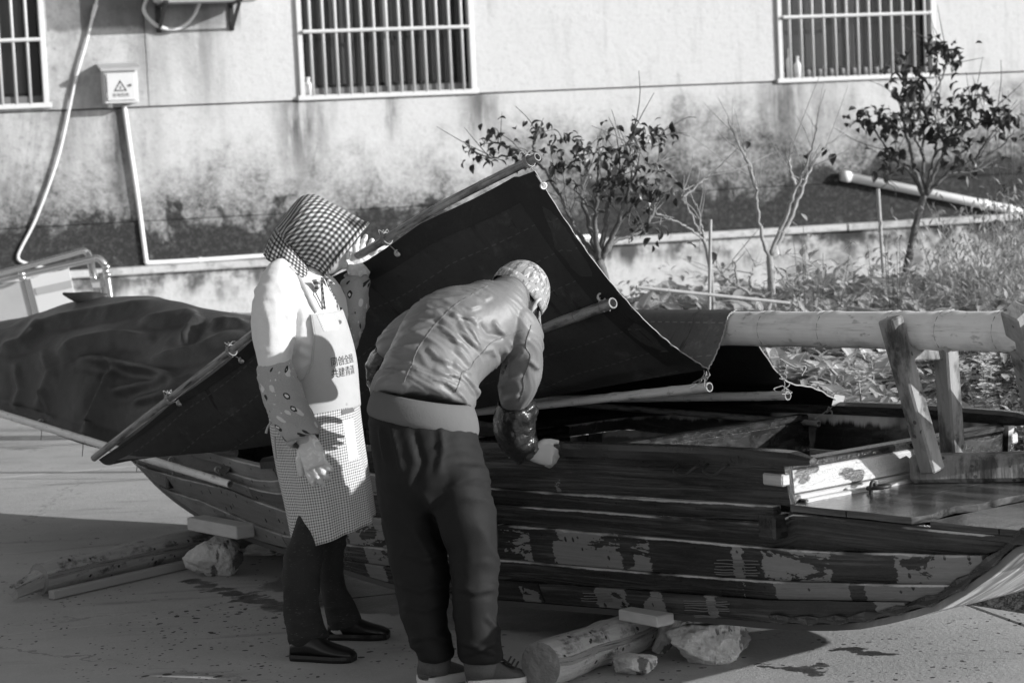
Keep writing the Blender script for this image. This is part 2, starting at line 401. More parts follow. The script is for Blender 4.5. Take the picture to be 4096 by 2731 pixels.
def m_ground(g):
    x, y, z = g.coords(); wob = g.noise(g.vec(x, y), 9., 4.) - .5; wob2 = g.noise(g.vec(x + 31., y), 9., 4.) - .5
    v = g.vec(x, y); n1 = g.noise(v, .7, 5., .6); n2 = g.noise(v, 6., 6., .65); n4 = g.noise(v, 60., 5., .7); st = g.noise(g.vec(x * 1.2, y * 7.), 1., 5., .6)
    b = .39 + (n1 - .5) * .16 + (n2 - .5) * .12 + (n4 - .5) * .12 - st.ss(.56, .75) * .13
    # splashes: round drops of several sizes, thicker towards the boat
    wx, wy = x + wob * .05, y + wob2 * .05
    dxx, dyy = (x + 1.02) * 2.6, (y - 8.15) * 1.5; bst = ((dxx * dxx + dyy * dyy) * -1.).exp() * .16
    spl = None
    for sc, thr, dens in ((9., .20, .50), (17., .24, .47), (34., .28, .45)):
        d = g.vor(g.vec(wx, wy * .9), sc); r = g.vor(g.vec(wx, wy * .9), sc, out='Color')
        k = d.lt(r * thr) * (g.noise(v, 1.1 + sc * .03, 3.) + bst).ss(dens, dens + .10)
        spl = k if spl is None else spl.max(k)
    wet = None  # wet spots, plus the shade painted under the hull
    for px, py, r in WET_AND_SHADE:
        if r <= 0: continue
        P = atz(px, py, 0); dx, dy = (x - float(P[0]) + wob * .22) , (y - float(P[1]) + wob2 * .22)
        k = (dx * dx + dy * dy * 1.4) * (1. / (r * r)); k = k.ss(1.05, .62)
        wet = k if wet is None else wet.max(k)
    crk = g.vor(g.vec(x + wob * .3, y + wob2 * .3), .45, feat='DISTANCE_TO_EDGE').lt(.0022); b = b * (1. - crk * n1.ss(.45, .6) * .35); grit = g.vor(v, 120.).lt(.12) * n2.gt(.5); b = b + grit * .18
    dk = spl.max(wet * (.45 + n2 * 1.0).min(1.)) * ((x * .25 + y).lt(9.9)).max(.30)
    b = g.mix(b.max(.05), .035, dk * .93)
    return dict(base=b, rough=g.mix(.88, .35, wet), spec=.35, bump=n4 * .003 + n2 * .004 - dk * .0008)
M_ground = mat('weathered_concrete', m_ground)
M_soil = simple('garden_soil', .07, .95, .5, 6., .03, 15.)
M_grey = simple('galvanised_grey', .42, .45, .15, 30.)
M_bar = simple('painted_window_bar', .62, .5, .12, 40.)
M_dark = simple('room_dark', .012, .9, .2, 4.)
def m_curtain(g):
    s, h = wall_sh(g); n = g.noise(g.vec(s * 5, h * .4), 1., 4.)
    return dict(base=.075 + n * .07, rough=.9, spec=.1)
M_curtain = mat('grey_curtain', m_curtain)
M_glass = mat('window_glass', lambda g: dict(base=.05, rough=.05, spec=.5, alpha=.22))
M_pvc = simple('white_pvc', .80, .35, .06, 8.)
M_box = simple('light_grey_enamel', .60, .4, .06, 10.)
M_boxroof = simple('grey_box_roof', .40, .5, .12, 12.)
M_black = simple('black_paint', .02, .45, .2, 20.)
M_blk_print = simple('black_print', .03, .8, .2, 40.)
M_ac = simple('aged_white_casing', .66, .4, .10, 6.)
M_hose = simple('dusty_white_hose', .74, .6, .2, 12.)
# ------------------------------------------------------------------ ground: concrete slabs with open joints
yard = thing('concrete_ground', None, None); yard['kind'] = 'structure'
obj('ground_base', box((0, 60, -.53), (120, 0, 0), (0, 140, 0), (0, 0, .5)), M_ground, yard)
def wframe(P): return np.array([(np.asarray(P) - WO) @ WT, (np.asarray(P) - WO) @ WN])
j1 = wframe(atz(280, 1885, 0))[1]; j2 = wframe(atz(500, 2487, 0))[1]
edges_o = [.02, 3.2, j1, (j1 + j2) / 2 + .4, j2, j2 + 3.2, j2 + 7.0]
edges_s = [-14, -9.5, -5.2, -1.1, 3.1, 7.2, 11.5, 16]
for i in range(len(edges_o) - 1):
    for j in range(len(edges_s) - 1):
        o0, o1, s0, s1 = edges_o[i] + .006, edges_o[i + 1] - .006, edges_s[j] + .006, edges_s[j + 1] - .006
        c = WP((s0 + s1) / 2, -.016, (o0 + o1) / 2)
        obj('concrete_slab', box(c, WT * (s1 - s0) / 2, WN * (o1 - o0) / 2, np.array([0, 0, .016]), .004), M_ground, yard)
# ------------------------------------------------------------------ house
house = thing('house', 'long white rendered house wall with barred windows and black damp stains', 'building', tuple(WP(0, 0, -.3)))
def wbox(s0, s1, h0, h1, o0, o1, bev=0.): return box(WP((s0 + s1) / 2, (h0 + h1) / 2, (o0 + o1) / 2), WT * (s1 - s0) / 2, WN * (o1 - o0) / 2, np.array([0, 0, (h1 - h0) / 2]), bev)
HJ, HL, HD, HT = 2.085, .80, 1.16, 4.6
WIN = [(-4.32, -2.82, 2.14), (-.76, .765, 2.115), (3.57, 5.12, 2.10)]          # window openings s0, s1, sill
WTOP = 3.62
obj('wall_core', wbox(-16, 18, 0, HJ - .02, -.6, -.135), M_wall, house)
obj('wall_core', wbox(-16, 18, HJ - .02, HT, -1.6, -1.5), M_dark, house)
obj('wall_panel', wbox(-16, 18, HD, HJ - .006, -.135, 0.0, .004), M_wall, house)
obj('dado', wbox(-16, 18, HL, HD - .004, -.135, .012, .006), M_wall, house)
segs = [(-16, -4.32), (-2.82, -2.02), (-2.015, -.76), (.765, 3.57), (5.12, 18)]
for a, b in segs: obj('wall_panel', wbox(a, b, HJ + .006, WTOP, -.16, 0.0, .003), M_wall, house)
obj('wall_panel', wbox(-16, 18, WTOP + .002, HT, -.16, 0.0, .003), M_wall, house)
for a, b, sl_ in WIN: obj('window_sill', wbox(a, b, HJ + .006, sl_, -.16, -.004), M_wall, house)
for a, b in ((-16, -3.4), (-3.395, -.9), (-.895, 1.7), (1.705, 4.1), (4.105, 7.0), (7.005, 18)):
    obj('ledge_slab', wbox(a, b, HL - .062, HL - .002, -.12, .20 + random.uniform(-.008, .012), .008), M_ledge, house)
obj('plinth', wbox(-16, 18, 0, HL - .065, -.13, .15), M_low, house)
obj('kerb', wbox(2.2, 12, 0, .17, .152, .34, .02), M_ledge, house)
for wi, (a, b, hb) in enumerate(WIN):
    t = .042
    fr = join(wbox(a, a + t, hb, WTOP, -.05, .028, .004), wbox(b - t, b, hb, WTOP, -.05, .028, .004), wbox(a - .02, b + .02, hb - .03, hb + .012, -.05, .034, .004), wbox(a, b, WTOP - t, WTOP, -.05, .028, .004))
    wnd = obj('window', fr, M_bar, house)
    obj('crossbar', join(tube([WP(a + .045, 2.655 - .005 * wi, .045), WP(b - .045, 2.655 - .005 * wi, .045)], .016, 8), tube([WP(a + .045, 3.2, .045), WP(b - .045, 3.2, .045)], .016, 8)), M_bar, wnd)
    nb = 13; sp = (b - a) / (nb + 1) if wi else .1115
    first = True
    for k in range(nb):
        s = a + sp * (k + 1) if wi else b - .145 - sp * k
        r_ = .0125
        bo = obj('bar', tube([WP(s, hb + .01, .03), WP(s, WTOP - .03, .03)], r_, 8), M_bar, wnd, True)
    obj('glass_pane', wbox(a + .04, b - .04, hb + .02, WTOP - .04, -.088, -.082), M_glass, wnd)
    post = (a + b) / 2 + (.02 if wi == 1 else -.02)
    obj('sash', join(wbox(post - .025, post + .025, hb + .02, WTOP, -.10, -.062, .003), wbox(a, b, hb + .012, hb + .07, -.10, -.062, .003)), simple('dull_aluminium', .16, .5, .1) if wi == 0 else bpy.data.materials['dull_aluminium'], wnd)
    # curtain: pleated sheet
    L = {0: [(a + .05, b - .1, .012, 3)], 1: [(a + .05, b - .17, .035, 15)], 2: [(a + .05, post - .03, .004, 3), (post + .06, b - .2, .035, 8)]}[wi]
    for c0, c1, am, npl in L:
        ns = 8 * npl + 1; ss = np.linspace(c0, c1, ns); P = np.zeros((2, ns, 3))
        for q, hh in enumerate((hb + .10, WTOP)):
            for k, s in enumerate(ss): P[q, k] = WP(s, hh, -.20 + am * math.sin(2 * math.pi * npl * (s - c0) / (c1 - c0) + .4 * math.sin(k)))
        obj('curtain', grid(P), M_curtain, wnd, True)
# small things on the window sills, seen through the bars
def bottle(s, h0, hh, r, label):
    prof = [(r, 0), (r, .55), (r * .95, .62), (r * .4, .75), (r * .38, .92), (r * .45, .93), (r * .45, 1.0)]
    o = obj('bottle', tube([WP(s, h0 + hh * q, -.045) for _, q in prof], [p for p, _ in prof], 10), M_pvc, None, True); tag(o, label, 'bottle')
bottle(WIN[2][0] + .13, 2.113, .26, .028, 'taller pale bottle on the right window sill, near its left bar')
bottle(WIN[2][0] + .21, 2.113, .19, .034, 'shorter pale bottle on the right window sill')
bottle(WIN[1][0] + .085, 2.128, .15, .045, 'squat white bottle on the middle window sill')
for i in range(9):
    s = WIN[2][0] + .30 + i * .112
    o = obj('glass_jar', tube([WP(s, 2.113, -.045), WP(s, 2.175, -.045), WP(s, 2.185, -.045)], [.034, .034, .028], 10), bpy.data.materials['dull_aluminium'], None, True); tag(o, 'small grey jar in the row along the right window sill', 'jar', 'jars along the right window sill')
# ------------------------------------------------------------------ things fixed to the wall
ebx = thing('electrical_box', 'pale wall-mounted electrical box with lightning warning triangle', 'electrical box', tuple(WP(-2.26, 2.12, .02)))
eb0, eb1, eh0, eh1, ed = -2.395, -2.125, 2.12, 2.39, .19
obj('cabinet', wbox(eb0, eb1, eh0, eh1, .002, ed, .004), M_box, ebx)
obj('door', wbox(eb0 + .02, eb1 - .025, eh0 + .022, eh1 - .03, ed + .001, ed + .014, .004), M_box, ebx)
obj('roof', join(box(WP((eb0 + eb1) / 2 - .005, eh1 + .028, ed / 2 + .02), WT * .16, WN * .105 + np.array([0, 0, -.022]), np.array([0, 0, .006]) + WN * .001), wbox(eb0 - .022, eb1 + .012, eh1 - .012, eh1 + .012, ed + .022, ed + .03)), M_boxroof, ebx)
obj('lock', tube([WP(eb1 - .065, 2.26, ed + .012), WP(eb1 - .065, 2.26, ed + .026)], .010, 10), M_black, ebx)
for hh in (2.17, 2.32): obj('hinge', tube([WP(eb0 + .016, hh, ed + .006), WP(eb0 + .016, hh + .035, ed + .006)], .005, 6), M_grey, ebx)
tc = np.array([(eb0 + eb1) / 2 - .01, 2.245]); oo = ed + .0155
def tri(rad): return [tc + rad * np.array([math.cos(q), math.sin(q) * .96]) for q in (math.pi / 2, math.pi * 7 / 6, math.pi * 11 / 6)]
to, ti = tri(.062), tri(.043)
V = [WP(p[0], p[1], oo) for p in to] + [WP(p[0], p[1], oo) for p in ti]
obj('warning_triangle', (V, [(0, 1, 4, 3), (1, 2, 5, 4), (2, 0, 3, 5)]), M_blk_print, ebx)
bz = [(.004, .03), (-.012, -.002), (-.001, .0), (-.006, -.022), (.012, .008), (.001, .006)]
obj('lightning_mark', ([WP(tc[0] + a * .9, tc[1] + b_ * .9 - .004, oo) for a, b_ in bz], [(0, 1, 2), (0, 2, 5), (2, 3, 4), (2, 4, 5)]), M_blk_print, ebx)
def text_mesh(body, size):
    cu = bpy.data.curves.new('lettering', 'FONT'); cu.body = body; cu.size = size; cu.align_x = 'CENTER'; cu.resolution_u = 2
    o = bpy.data.objects.new('tmp', cu); COL.objects.link(o); me = bpy.data.meshes.new_from_object(o.evaluated_get(DG())); bpy.data.objects.remove(o)
    V = getv(me); F = [tuple(p.vertices) for p in me.polygons]; bpy.data.meshes.remove(me); return V, F
tv, tf = text_mesh('\u6709\u7535\u5371\u9669', .034)
obj('lettering', ([WP(tc[0] + v[0], 2.172 + v[1], oo) for v in tv], tf), M_blk_print, ebx)
cd = [at(*p, 0) if 0 else WP(*wl(*p, .03), .03) for p in ((497, 425), (520, 590), (552, 800), (583, 1030), (589, 1048), (600, 1051), (800, 1040), (1065, 1022), (1400, 1000), (2400, 945))]
cond = thing('conduit_pipe', 'white plastic conduit running down from the electrical box and along the ledge', 'pipe', tuple(cd[0]))
obj('pipe', tube(cd, .019, 10, n=60), M_pvc, cond, True)
for k in (7, 6): obj('pipe_clip', tube([cd[k] - WT * .012, cd[k] + WT * .012], .024, 10), M_pvc, cond)
stb = [WP(*wl(440, 418, .06), .06), WP(*wl(442, 432, .06), .06)]
obj('cable_gland', tube(stb, .02, 8), M_pvc, ebx)
ac = thing('air_conditioner', 'white outdoor air conditioner unit on black wall brackets, only its underside in view', 'air conditioner', tuple(WP(-1.55, 2.93, .1)))
obj('casing', wbox(-1.95, -1.13, 2.915, 3.48, .10, .42, .012), M_ac, ac)
for s in (-1.90, -1.30):
    obj('bracket', join(wbox(s - .02, s + .02, 2.68, 2.91, .002, .02, .003), wbox(s - .02, s + .02, 2.885, 2.912, .02, .44, .003), box(WP(s, 2.79, .2), WT * .012, WN * .19 + np.array([0, 0, .095]), np.array([0, 0, .012]))), M_black, ac)
obj('foot_rail', wbox(-1.93, -1.15, 2.898, 2.914, .15, .40, .003), M_grey, ac)
hs = [WP(*wl(*p, .06), .06) for p in ((600, -30), (575, 40), (610, 90), (650, 112), (690, 118), (735, 105), (775, 65), (800, 10))]
tag(obj('drain_hose', tube(hs, [.014 + .002 * (i % 2) for i in range(8)], 8, n=60), M_hose, None, True), 'ribbed pale drain hose sagging below the air conditioner', 'hose')
hp = [WP(*wl(*p, .03), .03) for p in ((520, -700), (450, -300), (395, -40), (384, 20), (370, 70), (345, 170), (300, 330), (235, 620), (150, 860), (88, 985), (72, 1025), (85, 1046), (150, 1066), (230, 1080))]
hz_ = thing('hanging_hose', 'long pale hose slanting down the wall left of the electrical box', 'hose', tuple(hp[0]))
obj('hose', tube(hp, .0125, 8, n=70), M_hose, hz_, True)
obj('clamp', tube([hp[3], hp[4]], [.020, .016], 8), M_pvc, hz_)
pvc = thing('drain_pipe', 'thick white plastic pipe leaning against the wall behind the right-hand shrub', 'pipe', tuple(at(3380, 708, 19.6)))
pp = [WP(*wl(*q, .065), .065) for q in ((3370, 703), (4110, 852), (4180, 868))]
obj('pipe', tube(pp, .041, 12), M_pvc, pvc, True)
for tq in (.76, .90): c = pp[0] + (pp[1] - pp[0]) * tq; e = nrm(pp[1] - pp[0]) * .03; obj('coupling', tube([c - e, c + e], .047, 12), M_pvc, pvc, True)
obj('end_collar', tube([pp[0] - nrm(pp[1] - pp[0]) * .005, pp[0] + nrm(pp[1] - pp[0]) * .07], .050, 12), M_hose, pvc, True)
# ------------------------------------------------------------------ boat materials
def m_hull_(cover, drycol):
    def m_hull(g):
        u, v, _ = g.coords('UV')          # u along the plank, v down from its upper edge (metres)
        rd = g.rand(); gr = g.noise(g.vec(u * 2.6, v * 75., rd * 40.), 1., 6., .65, .8); g2 = g.noise(g.vec(u * 1.1, v * 10., rd * 20.), 1., 5., .6); fine = g.noise(g.vec(u * 60., v * 160., rd * 9.), 1., 4., .7)
        kn = g.vor(g.vec(u * .9, v * 2.2, rd * 9.), 3.4); knot = kn.ss(.10, .02)
        b = (drycol * (.82 + rd * .36) + (gr - .5) * .17 + (g2 - .5) * .13 + (fine - .5) * .07) * (1. - knot * .75) * (1. - (gr.ss(.60, .66)) * .35)
        jag = g.noise(g.vec(u * 14., v * 55.), 1., 4., .7) - .5; uj = u + jag * .06 + (v - .05) * .12
        s1 = g.noise(g.vec(uj * 1.9, rd * 31.), 1., 1.5, .5); s2 = g.noise(g.vec(uj * 6.5, rd * 17.), 1., 1.5, .5); hang = g.noise(g.vec(u * 3.2, rd * 11.), 1., 2.)
        blot = g.noise(g.vec(u * 2.4, v * 7., rd * 7.), 1., 5., .68, .5); edge = g.noise(g.vec(u * 30., v * 60.), 1., 4., .7)
        wet = s1.gt(cover).max(s2.gt(cover + .075) * (v + jag * .05).lt((hang - .30) * .55)).max((blot + (edge - .5) * .16).gt(cover + .05))
        wet = wet * (1. - u.ss(-1.9, -2.7) * .80)
        spots = (g.vor(g.vec(u * 1.2, v * .75, rd * 3.), 24.) + (edge - .5) * .2).lt(.16) * g.noise(g.vec(u * 3., v * 3.), 1., 2.).gt(.48)
        wet = wet.max(spots); film = g2.ss(.35, .65)
        nail = (((u / .17 + rd * 7.).mod(1.) - .5).abs() * .17 + (v - .022).abs()).lt(.006); b = b * (1. - nail * .8); b = g.mix(b, .010 + gr.ss(.40, .68) * .085 * film + fine.ss(.55, .8) * .03, wet * (.80 + blot * .28).min(.97))
        rimw = g.noise(g.vec(u * 9., rd * 3.), 1., 5., .7); rim = (v - rimw * .016 + .0035).ss(.003, .0) * g.noise(g.vec(u * 3.1, rd * 5.), 1., 3.).ss(.42, .56)
        b = g.mix(b, .42 + fine * .3, rim * .85)
        return dict(base=b.max(.008), rough=g.mix(.60, .17, wet) + (fine - .5) * .2, spec=g.mix(.3, .36, wet), bump=(gr * .0035 + g2 * .003 + fine * .0016 - knot * .002))
    return m_hull
M_hull_top = mat('oil_dark_boat_plank', m_hull_(.395, .16))
M_hull = mat('oiled_boat_plank', m_hull_(.50, .22))
def m_wetwood(lo=.012, hi=.05, rough=.22, sc=1.):
    def f(g):
        x, y, z = g.coords(); uu = x * float(BA[0]) + y * float(BA[1]); vv = x * float(BV[0]) + y * float(BV[1])
        n = g.noise(g.vec(uu * 3 * sc, vv * 14 * sc, z * 30), 1., 5., .6, .5); n2 = g.noise(g.vec(uu, vv, z), 4., 4.); n3 = g.noise(g.vec(uu, vv, z), 90., 3.)
        return dict(base=lo + n.ss(.35, .8) * (hi - lo), rough=rough + (n2 - .5) * .25, spec=.55, bump=n * .002 + n3 * .0012)
    return f
M_wet = mat('tarred_wet_wood', m_wetwood())
M_deck = mat('glossy_oiled_deck', m_wetwood(.02, .14, .18, .7))
def m_board(g):
    x, y, z = g.coords(); uu = x * float(BV[0]) + y * float(BV[1]); v = g.vec(uu * 3., z * 3., x * 2.)
    n = g.noise(v, 1., 4.); f = g.noise(g.vec(uu * 6., z * 70.), 1., 5., .6); n3 = g.noise(g.vec(x, y, z), 120., 3.)
    dk = g.noise(g.vec(uu * 5.5, z * 9.), 1., 3., .5).ss(.53, .56)  # dark patches paint the shadows that fall across the board
    b = g.mix(.44 + (f - .5) * .32 - n.ss(.52, .66) * .14, .05, dk)
    return dict(base=b, rough=.26 + n3 * .2, spec=.6, bump=n3 * .003 + f * .002)
M_board = mat('varnished_pale_board', m_board)
def m_ramp(g):
    x, y, z = g.coords(); vv = x * float(BV[0]) + y * float(BV[1]); uu = x * float(BA[0]) + y * float(BA[1])
    n = g.noise(g.vec(uu * 2.5, vv * 26., z * 2.), 1., 5., .6, .8); n2 = g.noise(g.vec(uu, vv, z), 5., 4.)
    bow = uu.ss(1.9, 2.25); return dict(base=(.05 + bow * (.16 + n.ss(.45, .62) * .55) - n2.ss(.52, .7) * .10 * bow).max(.02), rough=.5, bump=n * .003)  # scraped bow painted sunlit-pale with streaks, rest of the underside painted shade-dark
M_ramp = mat('scraped_sunlit_bottom_plank', m_ramp)
def m_weather(g):
    x, y, z = g.coords(); n = g.noise(g.vec(x * 5., y * 5., z * 2.2), 2.5, 6., .65); f = g.noise(g.vec(x * 40., y * 40., z * 3.), 1., 5., .6)
    sp = g.vor(g.vec(x, y, z), 30.); k = sp.lt(.23) * g.noise(g.vec(x, y, z), 7., 2.).gt(.52)
    b = .27 - n.ss(.46, .64) * .20 - (f - .5) * .26
    return dict(base=g.mix(b.max(.05), .05, k * .85), rough=.7, bump=f * .003 + n * .003)
M_weather = mat('weathered_bench_wood', m_weather)
def m_fresh(g):
    x, y, z = g.coords(); n = g.noise(g.vec(x * 14., y * 14., z * 60.), 1., 5.)
    return dict(base=.46 + (n - .5) * .22, rough=.7, bump=n * .001)
M_fresh = mat('fresh_sawn_timber', m_fresh)
def m_bamboo(g):
    u, v, _ = g.coords('UV'); f = g.noise(g.vec(u * 120., v * 4.), 1., 5., .6); n = g.noise(g.vec(u * 9., v * 5.), 1., 5., .65); sc = g.noise(g.vec(u * 30., v * 14.), 1., 4.)
    b = .80 + (f - .5) * .22 - n.ss(.50, .70) * .22 - sc.ss(.60, .68) * .30
    return dict(base=b.max(.06), rough=.42, spec=.45, bump=f * .0012 - sc.ss(.62, .7) * .001)
M_bamboo = mat('yellowed_bamboo', m_bamboo)
def m_bamboo2(g):
    u, v, _ = g.coords('UV'); f = g.noise(g.vec(u * 140., v * 5.), 1., 5., .6); n = g.noise(g.vec(u * 14., v * 7.), 1., 5., .65); k = g.noise(g.vec(u * 25., v * 2.2), 1., 4., .6)
    b = .27 + (f - .5) * .16 - n.ss(.46, .62) * .17 - k.ss(.54, .64) * .18 + n.ss(.42, .30) * .14
    return dict(base=b.max(.03), rough=.42, spec=.5, bump=f * .001)
M_bamboo2 = mat('mottled_bamboo', m_bamboo2)
M_hole = simple('bamboo_hollow', .02, .9)
M_rope = simple('pale_twine', .30, .9, .3, 200.)
M_caulk = simple('dry_caulking', .15, .9, .4, 200.)
M_steel = simple('worn_steel', .45, .35, .2, 60., metal=.8)
M_iron = simple('black_iron', .03, .5, .3, 60.)
def m_rock(g):
    x, y, z = g.coords(); v = g.vec(x, y, z); n = g.noise(v, 9., 6., .7); n2 = g.noise(v, 42., 5., .7); h = g.vor(v, 28.); st = g.noise(g.vec(x * 12., y * 12., z * 4.), 1., 4.)
    b = .62 + (n2 - .5) * .34 - h.ss(.18, .05) * .20 - n.ss(.52, .7) * .14
    return dict(base=g.mix(b.max(.05), .04, st.ss(.60, .64) * .8), rough=.92, bump=n * .02 + n2 * .012 - h.ss(.2, .05) * .003)
M_rock = mat('pitted_limestone', m_rock)
def m_log(g):
    u, v, _ = g.coords('UV'); f = g.noise(g.vec(u * 60., v * 5.), 1., 5., .65); n = g.noise(g.vec(u * 9., v * 5.), 1., 5., .7); sp = g.vor(g.vec(u, v), 28.)
    b = .36 + (f - .5) * .26 - n.ss(.50, .62) * .24 + n.ss(.40, .30) * .20
    return dict(base=g.mix(b.max(.04), .03, sp.lt(.2) * n.gt(.5)), rough=.85, bump=f * .006 + n * .012)
M_log = mat('peeling_log_bark', m_log)
M_logend = simple('log_end_grain', .26, .85, .3, 25., .02, 30.)
# ------------------------------------------------------------------ boat hull
U = lambda xs, ys: (lambda u: np.interp(u, xs, ys))
f_wb = U([-4.7, -4.2, -3.8, -3.4, -2.8, -2.1, -1.5, -.5, .1, .5, 1.0], [.22, .33, .41, .48, .555, .585, .575, .51, .465, .445, .43])
f_wt = U([-4.7, -4.2, -3.4, -2.8, -2.1, -1.5, -.5, .1, .5, 1.0], [.38, .48, .585, .645, .675, .665, .59, .52, .49, .46])
def ucurve(px, wf):
    o = []
    for p in px:
        v = -.55
        for _ in range(8): q = onv(*p, v); v = -float(wf(q[0]))
        o.append((q[0], q[2]))
    o = np.array(sorted(o)); return o[:, 0], o[:, 1]
_wm = lambda k: (lambda u: f_wb(u) * (1 - k) + f_wt(u) * k)
_b = ucurve([(560, 1860), (620, 1925), (700, 1992), (800, 2060), (960, 2130), (1130, 2192), (1560, 2330), (1900, 2388), (2300, 2420), (2713, 2452), (3060, 2484), (3247, 2492), (3400, 2490), (3515, 2470), (3640, 2440), (3764, 2402), (3898, 2315), (4005, 2235), (4096, 2145)], _wm(0))
def f_zb(u):
    u = np.asarray(u, float); z = np.interp(u, _b[0], _b[1])
    lo = u < _b[0][0]; return np.where(lo, _b[1][0] + (_b[0][0] - u) * .22, z)
f_s0 = U([-4.7, -4.2, -3.6, -3.04, -2.65, -2.35, -2.0, -1.5, -1.0, -.4, .12, 1.], [.50, .50, .49, .51, .495, .535, .59, .64, .675, .70, .712, .715])
_s1 = ucurve([(2000, 1952), (2500, 1985), (3069, 2016)], _wm(.8)); _s3 = ucurve([(918, 1950), (1153, 2042), (2000, 2092), (2600, 2145), (3247, 2199), (3960, 2221)], _wm(.55))
_s4 = ucurve([(811, 1996), (969, 2070), (1143, 2141), (2000, 2232), (2600, 2285), (3158, 2324), (3853, 2339)], _wm(.3)); _s5 = ucurve([(1250, 2215), (2000, 2315), (2500, 2352), (3114, 2395), (3693, 2406)], _wm(.12))
f_s3 = U(*_s3); f_s4 = U(*_s4); f_s5 = U(*_s5)
def f_s1(u):
    return np.minimum(np.interp(u, *_s1), f_s0(u) - .062)
ZD = .553                                           # foredeck level
def f_s2(u):
    a = np.minimum(f_s1(u) * .56 + f_s3(u) * .44, f_s1(u) - .03); t = np.clip((np.asarray(u) - .02) / .02, 0, 1)
    return np.where(np.asarray(u) > .02, ZD - .004, a)
def hw(u, z):
    zb, zt = f_zb(u), f_s0(u); f = np.clip((z - zb) / (zt - zb + 1e-6), 0, 1) ** .85
    return f_wb(u) + (f_wt(u) - f_wb(u)) * f
boat = thing('wooden_boat', 'old wooden planked boat with oil-dark hull, propped on logs and stones', 'boat', tuple(B(-1.8, 0, 0)))
def strake(u0, u1, top, bot, side, n=36, th=.022, lip=.013, parent=boat, name='plank', mt=None):
    us = np.linspace(u0, u1, n); V, UV = [], []
    use = [u for u in us if top(u) > max(bot(u), f_zb(u)) + .004]
    if len(use) < 2: return
    wob = random.uniform(0, 50); vo = .03 if top is f_s5 else 0.
    for u in use:
        zt = float(top(u)) - .001 + .0025 * noise.noise(Vector((u * 6, wob, 0))); zb = max(float(bot(u)), float(f_zb(u))) + .001
        wt, wb = hw(u, zt) + lip, hw(u, zb) + .001
        for w_, z in ((wt, zt), ((wt + wb) / 2 + .002, (zt + zb) / 2), (wb, zb), (wb - th, zb), (wt - th - lip, zt)):
            V.append(B(u, side * w_, z)); UV.append((u, (zt - z + vo) if w_ > wb - th + .001 else .02))
    k = 5; m = len(use); F = []
    for i in range(m - 1):
        for j in range(k):
            a, b_ = i * k + j, i * k + (j + 1) % k; f = (a, b_, b_ + k, a + k); F.append(f if side < 0 else f[::-1])
    e0 = tuple(range(k)); e1 = tuple((m - 1) * k + j for j in range(k)); F += [e0[::-1], e1] if side < 0 else [e0, e1[::-1]]
    return obj(name, (V, F, UV), mt or M_hull, parent)
UE = .985
for sd_ in (-1, 1):
    for top, bot, u0, u1, br in ((f_s0, f_s1, -4.6, .03, [-2.55]), (f_s1, f_s2, -4.6, -.03, [-1.55]), (f_s2, f_s3, -4.6, UE, [-2.78]), (f_s3, f_s4, -4.5, UE, [-2.15]), (f_s4, f_s5, -4.3, .8, [-2.62]), (f_s5, f_zb, -4.0, .62, [-1.1])):
        es = [u0] + br + [u1]
        for a, b_ in zip(es[:-1], es[1:]): strake(a + .0025, b_ - .0025, top, bot, sd_, max(10, int((b_ - a) * 11)), mt=M_hull if (b_ < -1.4 or top in (f_s3, f_s4, f_s5)) else M_hull_top)
# flat bottom of five planks, swept up at the bow
for k in range(5):
    us = np.linspace(-4.6, UE, 60); q0, q1 = -1 + k * .4 + .004, -1 + (k + 1) * .4 - .004
    P = np.array([[B(u, q * (f_wb(u) - .004), f_zb(u) - .004) for q in (q1, q0)] for u in us])
    obj('bottom_plank', solid(grid(P), .02), M_ramp, boat)
# chine fendering of tarred coir along the bow sweep
for sd_ in (-1, 1):
    us = np.linspace(-.1, UE, 30); tw = [B(u, sd_ * (f_wb(u) + .006), f_zb(u) + .012) for u in us]
    obj('chine_rope', tube(tw, [.014 + .005 * math.sin(i * 2.1) for i in range(30)], 8, jitter=.35), M_wet, boat)
# rails (thick rounded gunwale) of each side, ending at the fore bulkhead
for sd_ in (-1, 1):
    us = np.linspace(-2.6, .13, 40); P = []
    for i, u in enumerate(us):
        z = f_s0(u) + .008; wv = f_wt(u) + .004; taper = 1 if u < .02 else max(.45, 1 - ((u - .02) / .11) ** 2 * .55)
        rr = [(.030, -.022), (.034, .004), (.022, .020), (-.018, .022), (-.034, .010), (-.032, -.022)]
        P.append([B(u, sd_ * (wv + a * taper), z + b_ * taper - (1 - taper) * .012) for a, b_ in rr])
    P = np.array(P); k = 6; V = P.reshape(-1, 3); F = [(i * k + j, i * k + (j + 1) % k, (i + 1) * k + (j + 1) % k, (i + 1) * k + j) for i in range(39) for j in range(k)] + [tuple(range(k)), tuple(39 * k + j for j in range(k))[::-1]]
    UV = [(u, .03 + .01 * j) for u in us for j in range(k)]
    if sd_ > 0: F = [f[::-1] for f in F]
    F = [f[::-1] for f in F]
    rail = obj('gunwale_rail', (V, F, UV), M_wet, boat)
    if sd_ < 0:
        for px in (2775, 2880):
            c = onv(px, 1870, -.565); pts = [B(c[0] + a * .045, -(f_wt(c[0]) + .037 + o), c[2] + zz) for a, zz, o in ((-1, .008, -.02), (-.9, -.008, .004), (-.3, -.018, .008), (.4, -.014, .008), (1, .006, .004), (1.1, .014, -.02))]
            obj('bent_nail', tube(pts, .0045, 6, n=16), M_iron, rail)
